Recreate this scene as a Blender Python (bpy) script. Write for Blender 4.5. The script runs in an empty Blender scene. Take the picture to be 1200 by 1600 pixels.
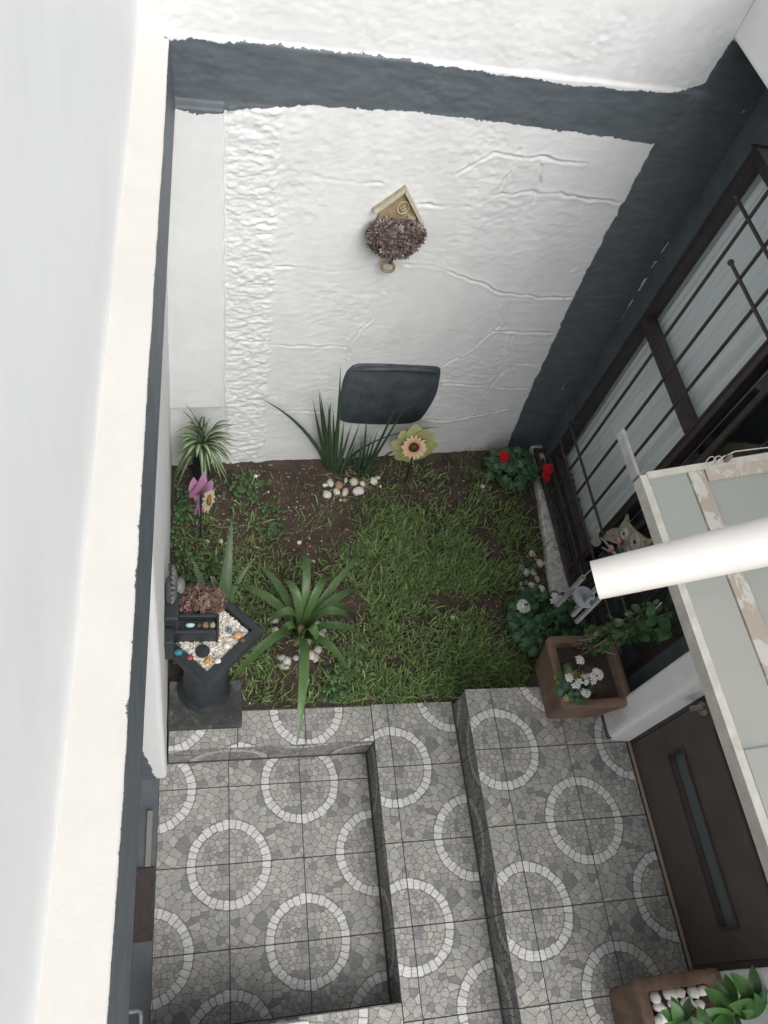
import bpy, bmesh, math, random
import numpy as np
from mathutils import Vector, Matrix, noise as mnoise

# camera axes (right, down, forward) from the perspective of the tile grid
CAMROWS = [[0.969842, -0.110955, 0.217016], [0.022728, -0.845327, -0.533766], [0.242673, 0.522601, -0.817311]]

# ------------------------------------------------------------------ camera, sky, sun, exposure
S = bpy.context.scene
COL = S.collection
cam_d = bpy.data.cameras.new("camera")
cam = bpy.data.objects.new("camera", cam_d)
COL.objects.link(cam)
cam_d.sensor_fit = 'HORIZONTAL'
cam_d.sensor_width = 36.0
cam_d.lens = 36.0 * 1214.5 / 1200.0
cam_d.clip_start = 0.05
cam_d.clip_end = 300.0
RIGHT, DOWN, FWD = CAMROWS
cam.matrix_world = Matrix(((RIGHT[0], -DOWN[0], -FWD[0], 0.0),
                           (RIGHT[1], -DOWN[1], -FWD[1], 0.0),
                           (RIGHT[2], -DOWN[2], -FWD[2], 3.768),
                           (0, 0, 0, 1)))
S.camera = cam

SUN_EL, SUN_ROT = math.radians(62), math.radians(-20)
world = bpy.data.worlds.new("World")
S.world = world
world.use_nodes = True
wn = world.node_tree
wn.nodes.clear()
sky = wn.nodes.new('ShaderNodeTexSky')
sky.sky_type = 'NISHITA'
sky.sun_disc = False
sky.sun_elevation = SUN_EL
sky.sun_rotation = SUN_ROT
sky.air_density = 1.0
sky.dust_density = 3.0
hs = wn.nodes.new('ShaderNodeHueSaturation')
hs.inputs['Saturation'].default_value = 0.22      # an overcast sky is nearly grey
bg = wn.nodes.new('ShaderNodeBackground')
bg.inputs['Strength'].default_value = 0.15
wo = wn.nodes.new('ShaderNodeOutputWorld')
wn.links.new(sky.outputs[0], hs.inputs['Color'])
wn.links.new(hs.outputs[0], bg.inputs['Color'])
wn.links.new(bg.outputs[0], wo.inputs['Surface'])

sun_d = bpy.data.lights.new("sun", 'SUN')
sun_d.energy = 1.5
sun_d.angle = math.radians(55)
sun_d.color = (1.0, 0.965, 0.92)
sun = bpy.data.objects.new("sun", sun_d)
COL.objects.link(sun)
sd = Vector((math.sin(SUN_ROT) * math.cos(SUN_EL), math.cos(SUN_ROT) * math.cos(SUN_EL), math.sin(SUN_EL)))
# the brightest part of the cloud stands a little behind the camera's right shoulder
sd = Vector((0.25, -0.62, 0.75)).normalized()
sky.sun_elevation = math.asin(sd.z)
sky.sun_rotation = math.atan2(sd.x, sd.y)
sun.rotation_euler = sd.to_track_quat('Z', 'Y').to_euler()
sun.location = (0, 0, 8)

S.view_settings.view_transform = 'Standard'
S.view_settings.look = 'None'
S.view_settings.exposure = 0.52
S.view_settings.gamma = 1.0
S.view_settings.use_curve_mapping = False
S.cycles.max_bounces = 12
S.cycles.diffuse_bounces = 8
S.cycles.transparent_max_bounces = 12

rnd = random.Random(7)
PI = math.pi

# ------------------------------------------------------------------ helpers: materials
def new_mat(name):
    m = bpy.data.materials.new(name)
    m.use_nodes = True
    nt = m.node_tree
    p = nt.nodes['Principled BSDF']
    return m, nt, p

def nd(nt, typ, **kw):
    n = nt.nodes.new(typ)
    for k, v in kw.items():
        if k in n.inputs:
            n.inputs[k].default_value = v
        else:
            setattr(n, k, v)
    return n

def mixc(nt, fac, a, b, blend='MIX'):
    n = nt.nodes.new('ShaderNodeMix')
    n.data_type = 'RGBA'
    n.blend_type = blend
    for sock, val in ((n.inputs[0], fac), (n.inputs[6], a), (n.inputs[7], b)):
        if hasattr(val, 'links') or isinstance(val, bpy.types.NodeSocket):
            nt.links.new(val, sock)
        elif isinstance(val, (tuple, list)):
            sock.default_value = (*val[:3], 1.0)
        else:
            sock.default_value = val
    return n.outputs[2]

def mth(nt, op, a, b=None, clamp=False):
    n = nt.nodes.new('ShaderNodeMath')
    n.operation = op
    n.use_clamp = clamp
    for i, v in enumerate((a, b)):
        if v is None:
            continue
        if isinstance(v, bpy.types.NodeSocket):
            nt.links.new(v, n.inputs[i])
        else:
            n.inputs[i].default_value = v
    return n.outputs[0]

def noi(nt, scale, detail=4.0, rough=0.55, dist=0.0, vec=None, stretch=None):
    n = nt.nodes.new('ShaderNodeTexNoise')
    n.inputs['Scale'].default_value = scale
    n.inputs['Detail'].default_value = detail
    n.inputs['Roughness'].default_value = rough
    n.inputs['Distortion'].default_value = dist
    if vec is None:
        tc = nt.nodes.new('ShaderNodeTexCoord')
        vec = tc.outputs['Object']
    if stretch:
        mp = nt.nodes.new('ShaderNodeMapping')
        mp.inputs['Scale'].default_value = stretch
        nt.links.new(vec, mp.inputs['Vector'])
        vec = mp.outputs['Vector']
    nt.links.new(vec, n.inputs['Vector'])
    return n.outputs['Fac']

def ramp(nt, fac, stops):
    n = nt.nodes.new('ShaderNodeValToRGB')
    el = n.color_ramp.elements
    while len(el) < len(stops):
        el.new(0.5)
    for e, (p, c) in zip(el, stops):
        e.position = p
        e.color = (*c, 1.0) if len(c) == 3 else c
    nt.links.new(fac, n.inputs['Fac'])
    return n.outputs['Color']

def bump(nt, p, h, strength=0.3, dist=0.005):
    b = nt.nodes.new('ShaderNodeBump')
    b.inputs['Strength'].default_value = strength
    b.inputs['Distance'].default_value = dist
    nt.links.new(h, b.inputs['Height'])
    nt.links.new(b.outputs['Normal'], p.inputs['Normal'])

def mat_plain(name, color, rough=0.6, var=0.15, vscale=12.0, bscale=60.0, bstr=0.15, bdist=0.003, metal=0.0, spec=0.5, detail=5):
    m, nt, p = new_mat(name)
    f = noi(nt, vscale, detail, 0.6)
    lo = tuple(c * (1 - var) for c in color)
    hi = tuple(min(1, c * (1 + var)) for c in color)
    c = ramp(nt, f, [(0.3, lo), (0.7, hi)])
    nt.links.new(c, p.inputs['Base Color'])
    p.inputs['Roughness'].default_value = rough
    p.inputs['Metallic'].default_value = metal
    p.inputs['Specular IOR Level'].default_value = spec
    if bstr > 0:
        bump(nt, p, noi(nt, bscale, 4), bstr, bdist)
    return m

def mat_col(name, rough=0.6, var=0.2, vscale=40.0, bscale=120.0, bstr=0.15, bdist=0.002, stretch=None, spec=0.4, transl=0.0):
    """base colour from the mesh's own 'Col' attribute, broken up by grain"""
    m, nt, p = new_mat(name)
    at = nd(nt, 'ShaderNodeAttribute', attribute_name='Col')
    f = noi(nt, vscale, 5, 0.65, stretch=stretch)
    g = ramp(nt, f, [(0.25, (1 - var,) * 3), (0.75, (1 + var,) * 3)])
    c = mixc(nt, 1.0, at.outputs['Color'], g, 'MULTIPLY')
    nt.links.new(c, p.inputs['Base Color'])
    p.inputs['Roughness'].default_value = rough
    p.inputs['Specular IOR Level'].default_value = spec
    if bstr > 0:
        bump(nt, p, noi(nt, bscale, 4, stretch=stretch), bstr, bdist)
    if transl > 0:
        t = nt.nodes.new('ShaderNodeBsdfTranslucent')
        nt.links.new(c, t.inputs['Color'])
        mx = nt.nodes.new('ShaderNodeMixShader')
        mx.inputs[0].default_value = transl
        out = nt.nodes['Material Output']
        nt.links.new(p.outputs[0], mx.inputs[1])
        nt.links.new(t.outputs[0], mx.inputs[2])
        nt.links.new(mx.outputs[0], out.inputs['Surface'])
    return m

WHITE = (0.665, 0.675, 0.675)
NAVY = (0.090, 0.106, 0.118)

def mat_painted_wall(name, white=WHITE, dark=NAVY, edge=0.013, grime=0.10, fine=0.27, drag=(1.0, 1.0, 1.0), splat=True):
    """white plaster with a dark painted zone: 'paint' (metres inside the painted outline) is stored on the mesh"""
    m, nt, p = new_mat(name)
    at = nd(nt, 'ShaderNodeAttribute', attribute_name='paint')
    d = at.outputs['Fac']
    rag = mth(nt, 'MULTIPLY', mth(nt, 'SUBTRACT', noi(nt, 55, 6, 0.7, stretch=drag), 0.5), edge * 2.2)
    rag2 = mth(nt, 'MULTIPLY', mth(nt, 'SUBTRACT', noi(nt, 14, 3, 0.6), 0.5), edge * 1.6)
    k = mth(nt, 'ADD', mth(nt, 'ADD', d, rag), rag2)
    k = mth(nt, 'MULTIPLY', k, 700.0, True)
    # white: faint grey streaks that ran down the plaster
    st = noi(nt, 4, 6, 0.65, 0.6, stretch=(1.6, 1.6, 0.8))
    w = ramp(nt, st, [(0.28, tuple(c * (1 - grime) for c in white)), (0.62, white)])
    sp = noi(nt, 90, 3, 0.7)
    w = mixc(nt, mth(nt, 'MULTIPLY', mth(nt, 'SUBTRACT', sp, 0.70, True), 1.6, True), w, (0.45, 0.44, 0.42))
    # dark: brush-marked, a few bare specks of white
    db = noi(nt, 9, 5, 0.6, stretch=(1, 1, 4))
    dk = ramp(nt, db, [(0.3, tuple(c * 0.82 for c in dark)), (0.7, tuple(c * 1.22 for c in dark))])
    if splat:
        chips = mth(nt, 'MULTIPLY', mth(nt, 'SUBTRACT', noi(nt, 34, 8, 0.75, 0.6), 0.715, True), 40.0, True)
        dk = mixc(nt, chips, dk, (0.6, 0.6, 0.6))
    c = mixc(nt, k, w, dk)
    nt.links.new(c, p.inputs['Base Color'])
    p.inputs['Specular IOR Level'].default_value = 0.35
    r = ramp(nt, k, [(0, (0.75,) * 3), (1, (0.5,) * 3)])
    nt.links.new(r, p.inputs['Roughness'])
    h = mth(nt, 'ADD', noi(nt, 30, 8, 0.72, 0.5, stretch=(1, 1, 1.3)), mth(nt, 'MULTIPLY', noi(nt, 160, 3, 0.6), 0.4))
    bump(nt, p, h, fine, 0.004)
    return m

# ------------------------------------------------------------------ helpers: meshes
class MB:
    def __init__(self):
        self.V, self.F, self.C, self.X = [], [], [], []
    def add(self, verts, faces, col=(0.5, 0.5, 0.5), x=None):
        o = len(self.V)
        self.V += [tuple(v) for v in verts]
        self.F += [tuple(i + o for i in f) for f in faces]
        if col and isinstance(col[0], (tuple, list)):
            self.C += [tuple(c) for c in col]
        else:
            self.C += [tuple(col)] * len(verts)
        return self
    def box(self, a, b, col=(0.5,) * 3, bev=0.0, M=None):
        (x0, y0, z0), (x1, y1, z1) = a, b
        if bev <= 0:
            v = [(x0, y0, z0), (x1, y0, z0), (x1, y1, z0), (x0, y1, z0), (x0, y0, z1), (x1, y0, z1), (x1, y1, z1), (x0, y1, z1)]
            f = [(0, 3, 2, 1), (4, 5, 6, 7), (0, 1, 5, 4), (1, 2, 6, 5), (2, 3, 7, 6), (3, 0, 4, 7)]
        else:
            bm = bmesh.new()
            bmesh.ops.create_cube(bm, size=1.0)
            for q in bm.verts:
                q.co = Vector(((x0 + x1) / 2 + q.co.x * (x1 - x0), (y0 + y1) / 2 + q.co.y * (y1 - y0), (z0 + z1) / 2 + q.co.z * (z1 - z0)))
            bmesh.ops.bevel(bm, geom=bm.edges[:], offset=bev, segments=2, affect='EDGES', profile=0.6)
            bm.verts.index_update()
            v = [tuple(q.co) for q in bm.verts]
            f = [tuple(q.index for q in fc.verts) for fc in bm.faces]
            bm.free()
        if M:
            v = [tuple(M @ Vector(q)) for q in v]
        return self.add(v, f, col)
    def tube(self, pts, rad, n=8, col=(0.5,) * 3, cap=True):
        pts = [Vector(q) for q in pts]
        rr = rad if isinstance(rad, (list, tuple)) else [rad] * len(pts)
        V, F = [], []
        up = Vector((0, 0, 1))
        t0 = (pts[1] - pts[0]).normalized()
        s = t0.cross(up)
        if s.length < 1e-3:
            s = t0.cross(Vector((1, 0, 0)))
        s.normalize()
        for i, q in enumerate(pts):
            t = (pts[min(i + 1, len(pts) - 1)] - pts[max(i - 1, 0)]).normalized()
            s = (s - t * s.dot(t)).normalized()
            b = t.cross(s)
            for k in range(n):
                a = 2 * PI * k / n
                V.append(tuple(q + (s * math.cos(a) + b * math.sin(a)) * rr[i]))
        for i in range(len(pts) - 1):
            for k in range(n):
                k2 = (k + 1) % n
                F.append((i * n + k, i * n + k2, (i + 1) * n + k2, (i + 1) * n + k))
        if cap:
            F.append(tuple(reversed(range(n))))
            F.append(tuple((len(pts) - 1) * n + k for k in range(n)))
        return self.add(V, F, col)
    def lathe(self, prof, n=24, col=(0.5,) * 3, M=None):
        V, F = [], []
        for r, z in prof:
            for k in range(n):
                a = 2 * PI * k / n
                V.append((r * math.cos(a), r * math.sin(a), z))
        for i in range(len(prof) - 1):
            for k in range(n):
                k2 = (k + 1) % n
                F.append((i * n + k, i * n + k2, (i + 1) * n + k2, (i + 1) * n + k))
        F.append(tuple(reversed(range(n))))
        F.append(tuple((len(prof) - 1) * n + k for k in range(n)))
        if M:
            V = [tuple(M @ Vector(q)) for q in V]
        return self.add(V, F, col)
    def prism(self, poly, fn, h0, h1, col=(0.5,) * 3, bev=0.0):
        """poly 2-D outline; fn(u, v, h) -> world; bev insets the top outline"""
        n = len(poly)
        if bev > 0:
            cx = sum(q[0] for q in poly) / n
            cy = sum(q[1] for q in poly) / n
            ins = []
            for (u, v) in poly:
                d = math.hypot(u - cx, v - cy)
                k = max(0.0, 1 - bev / max(d, 1e-6))
                ins.append((cx + (u - cx) * k, cy + (v - cy) * k))
            rings = [(poly, h0), (poly, h1 - bev * 0.7 * (1 if h1 > h0 else -1)), (ins, h1)]
        else:
            rings = [(poly, h0), (poly, h1)]
        V, F = [], []
        for pl, h in rings:
            V += [tuple(fn(u, v, h)) for u, v in pl]
        for i in range(len(rings) - 1):
            for k in range(n):
                k2 = (k + 1) % n
                F.append((i * n + k, i * n + k2, (i + 1) * n + k2, (i + 1) * n + k))
        F.append(tuple((len(rings) - 1) * n + k for k in range(n)))
        F.append(tuple(reversed(range(n))))
        return self.add(V, F, col)
    def blob(self, c, r, col=(0.5,) * 3, sub=2, jit=0.15, seed=0, M=None, freq=1.7):
        bm = bmesh.new()
        bmesh.ops.create_icosphere(bm, subdivisions=sub, radius=1.0)
        V = []
        for q in bm.verts:
            d = q.co.normalized()
            k = 1 + jit * mnoise.noise(d * freq + Vector((seed * 3.1, seed * 1.7, 0)))
            w = Vector((d.x * k * r[0], d.y * k * r[1], d.z * k * r[2]))
            if M:
                w = M @ w
            V.append((c[0] + w.x, c[1] + w.y, c[2] + w.z))
        F = [tuple(q.index for q in f.verts) for f in bm.faces]
        bm.free()
        return self.add(V, F, col)
    def leaf(self, pts, width, col, n=8, fold=0.25, prof=None, tipcol=None, stripe=None, side=None):
        """strip along a bezier through the control points, folded along its midrib"""
        P_ = [Vector(q) for q in pts]
        def bz(t):
            q = P_[:]
            while len(q) > 1:
                q = [q[i].lerp(q[i + 1], t) for i in range(len(q) - 1)]
            return q[0]
        prof = prof or (lambda t: min(1.0, 0.55 + 1.6 * t) * (1 - t ** 2.6))
        V, C, F = [], [], []
        m = 5 if stripe else 3
        for i in range(n + 1):
            t = i / n
            c = bz(t)
            tg = (bz(min(1, t + 0.02)) - bz(max(0, t - 0.02)))
            if tg.length < 1e-6:
                tg = Vector((0, 0, 1))
            tg.normalize()
            sv = Vector(side) if side else tg.cross(Vector((0, 0, 1)))
            if sv.length < 1e-3:
                sv = tg.cross(Vector((0, 1, 0)))
            sv = (sv - tg * sv.dot(tg)).normalized()
            nn = sv.cross(tg).normalized()
            w = max(width * prof(t) * 0.5, 0.0004)
            for k in range(m):
                a = -1 + 2 * k / (m - 1)
                V.append(tuple(c + sv * (a * w) + nn * (abs(a) * w * fold)))
                cc = col if tipcol is None else tuple(col[j] * (1 - t) + tipcol[j] * t for j in range(3))
                if stripe and k == 2:
                    cc = stripe
                elif not stripe and k == 1:
                    cc = tuple(x * 0.9 for x in cc)
                C.append(cc)
        for i in range(n):
            for k in range(m - 1):
                F.append((i * m + k, i * m + k + 1, (i + 1) * m + k + 1, (i + 1) * m + k))
        o = len(self.V)
        self.V += V
        self.C += C
        self.F += [tuple(q + o for q in f) for f in F]
        return self
    def mesh(self, name, mat, smooth=False):
        me = bpy.data.meshes.new(name)
        me.from_pydata(self.V, [], self.F)
        ca = me.color_attributes.new('Col', 'FLOAT_COLOR', 'POINT')
        arr = np.ones((len(self.V), 4), dtype=np.float32)
        arr[:, :3] = np.array(self.C, dtype=np.float32).reshape(-1, 3)
        ca.data.foreach_set('color', arr.ravel())
        if mat:
            me.materials.append(mat)
        if smooth:
            me.polygons.foreach_set('use_smooth', [True] * len(me.polygons))
            if smooth is not True:
                me.set_sharp_from_angle(angle=math.radians(smooth))
        me.update()
        return me
    def obj(self, name, mat, parent=None, smooth=False):
        return put(name, self.mesh(name, mat, smooth), parent)

def put(name, me, parent=None, M=None):
    o = bpy.data.objects.new(name, me)
    COL.objects.link(o)
    if parent:
        o.parent = parent
        # parts are written in world coordinates: undo the parent's placement
        o.matrix_parent_inverse = parent_world(parent).inverted()
    if M is not None:
        o.matrix_basis = M
    return o

def parent_world(o):
    m = o.matrix_basis.copy()
    if o.parent:
        m = parent_world(o.parent) @ o.matrix_parent_inverse @ m
    return m

def tag(o, label=None, cat=None, group=None, kind=None):
    if label: o['label'] = label
    if cat: o['category'] = cat
    if group: o['group'] = group
    if kind: o['kind'] = kind
    return o

def thing(name, loc, label, cat, group=None):
    o = bpy.data.objects.new(name, None)
    o.empty_display_size = 0.05
    COL.objects.link(o)
    o.location = loc
    return tag(o, label, cat, group)

def grid_obj(name, us, vs, fn, mat, parent=None, paint=None, smooth=True, extra=None):
    """displaced sheet: fn(U, V) -> (X, Y, Z) arrays"""
    U, Vv = np.meshgrid(us, vs)
    X, Y, Z = fn(U, Vv)
    V = np.stack([X.ravel(), Y.ravel(), Z.ravel()], 1)
    nu, nv = len(us), len(vs)
    i = np.arange(nu * nv).reshape(nv, nu)
    F = np.stack([i[:-1, :-1].ravel(), i[:-1, 1:].ravel(), i[1:, 1:].ravel(), i[1:, :-1].ravel()], 1)
    me = bpy.data.meshes.new(name)
    me.from_pydata(V.tolist(), [], F.tolist())
    if paint is not None:
        a = me.attributes.new('paint', 'FLOAT', 'POINT')
        a.data.foreach_set('value', paint(U, Vv).ravel().astype(np.float32))
    if extra is not None:
        ca = me.color_attributes.new('Col', 'FLOAT_COLOR', 'POINT')
        ca.data.foreach_set('color', extra(U, Vv).reshape(-1, 4).astype(np.float32).ravel())
    me.materials.append(mat)
    if smooth:
        me.polygons.foreach_set('use_smooth', [True] * len(me.polygons))
    me.update()
    return put(name, me, parent)

_rs = np.random.RandomState(11)
_tab = _rs.rand(512, 512)
def vnoise(u, v, seed=0):
    u = u + seed * 17.3
    v = v + seed * 9.1
    i, j = np.floor(u).astype(int), np.floor(v).astype(int)
    fu, fv = u - i, v - j
    fu = fu * fu * (3 - 2 * fu)
    fv = fv * fv * (3 - 2 * fv)
    g = lambda a, b: _tab[a % 512, b % 512]
    return (g(i, j) * (1 - fu) + g(i + 1, j) * fu) * (1 - fv) + (g(i, j + 1) * (1 - fu) + g(i + 1, j + 1) * fu) * fv
def fbm(u, v, seed=0, oct=4, gain=0.5):
    s, a, f, t = 0, 1.0, 1.0, 0
    for k in range(oct):
        s = s + a * vnoise(u * f, v * f, seed + k * 5)
        t += a
        a *= gain
        f *= 2.03
    return s / t
def seg_dist(U, V, a, b):
    ax, ay = a
    dx, dy = b[0] - ax, b[1] - ay
    L = dx * dx + dy * dy + 1e-12
    t = np.clip(((U - ax) * dx + (V - ay) * dy) / L, 0, 1)
    return np.hypot(U - ax - t * dx, V - ay - t * dy)
def poly_sd(U, V, poly):
    """signed distance, positive inside"""
    d = np.full(U.shape, 1e9)
    ins = np.zeros(U.shape, bool)
    n = len(poly)
    for i in range(n):
        a, b = poly[i], poly[(i + 1) % n]
        d = np.minimum(d, seg_dist(U, V, a, b))
        c = ((a[1] > V) != (b[1] > V))
        with np.errstate(divide='ignore', invalid='ignore'):
            xs = (b[0] - a[0]) * (V - a[1]) / (b[1] - a[1] + 1e-12) + a[0]
        ins ^= c & (U < xs)
    return np.where(ins, d, -d)

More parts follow.
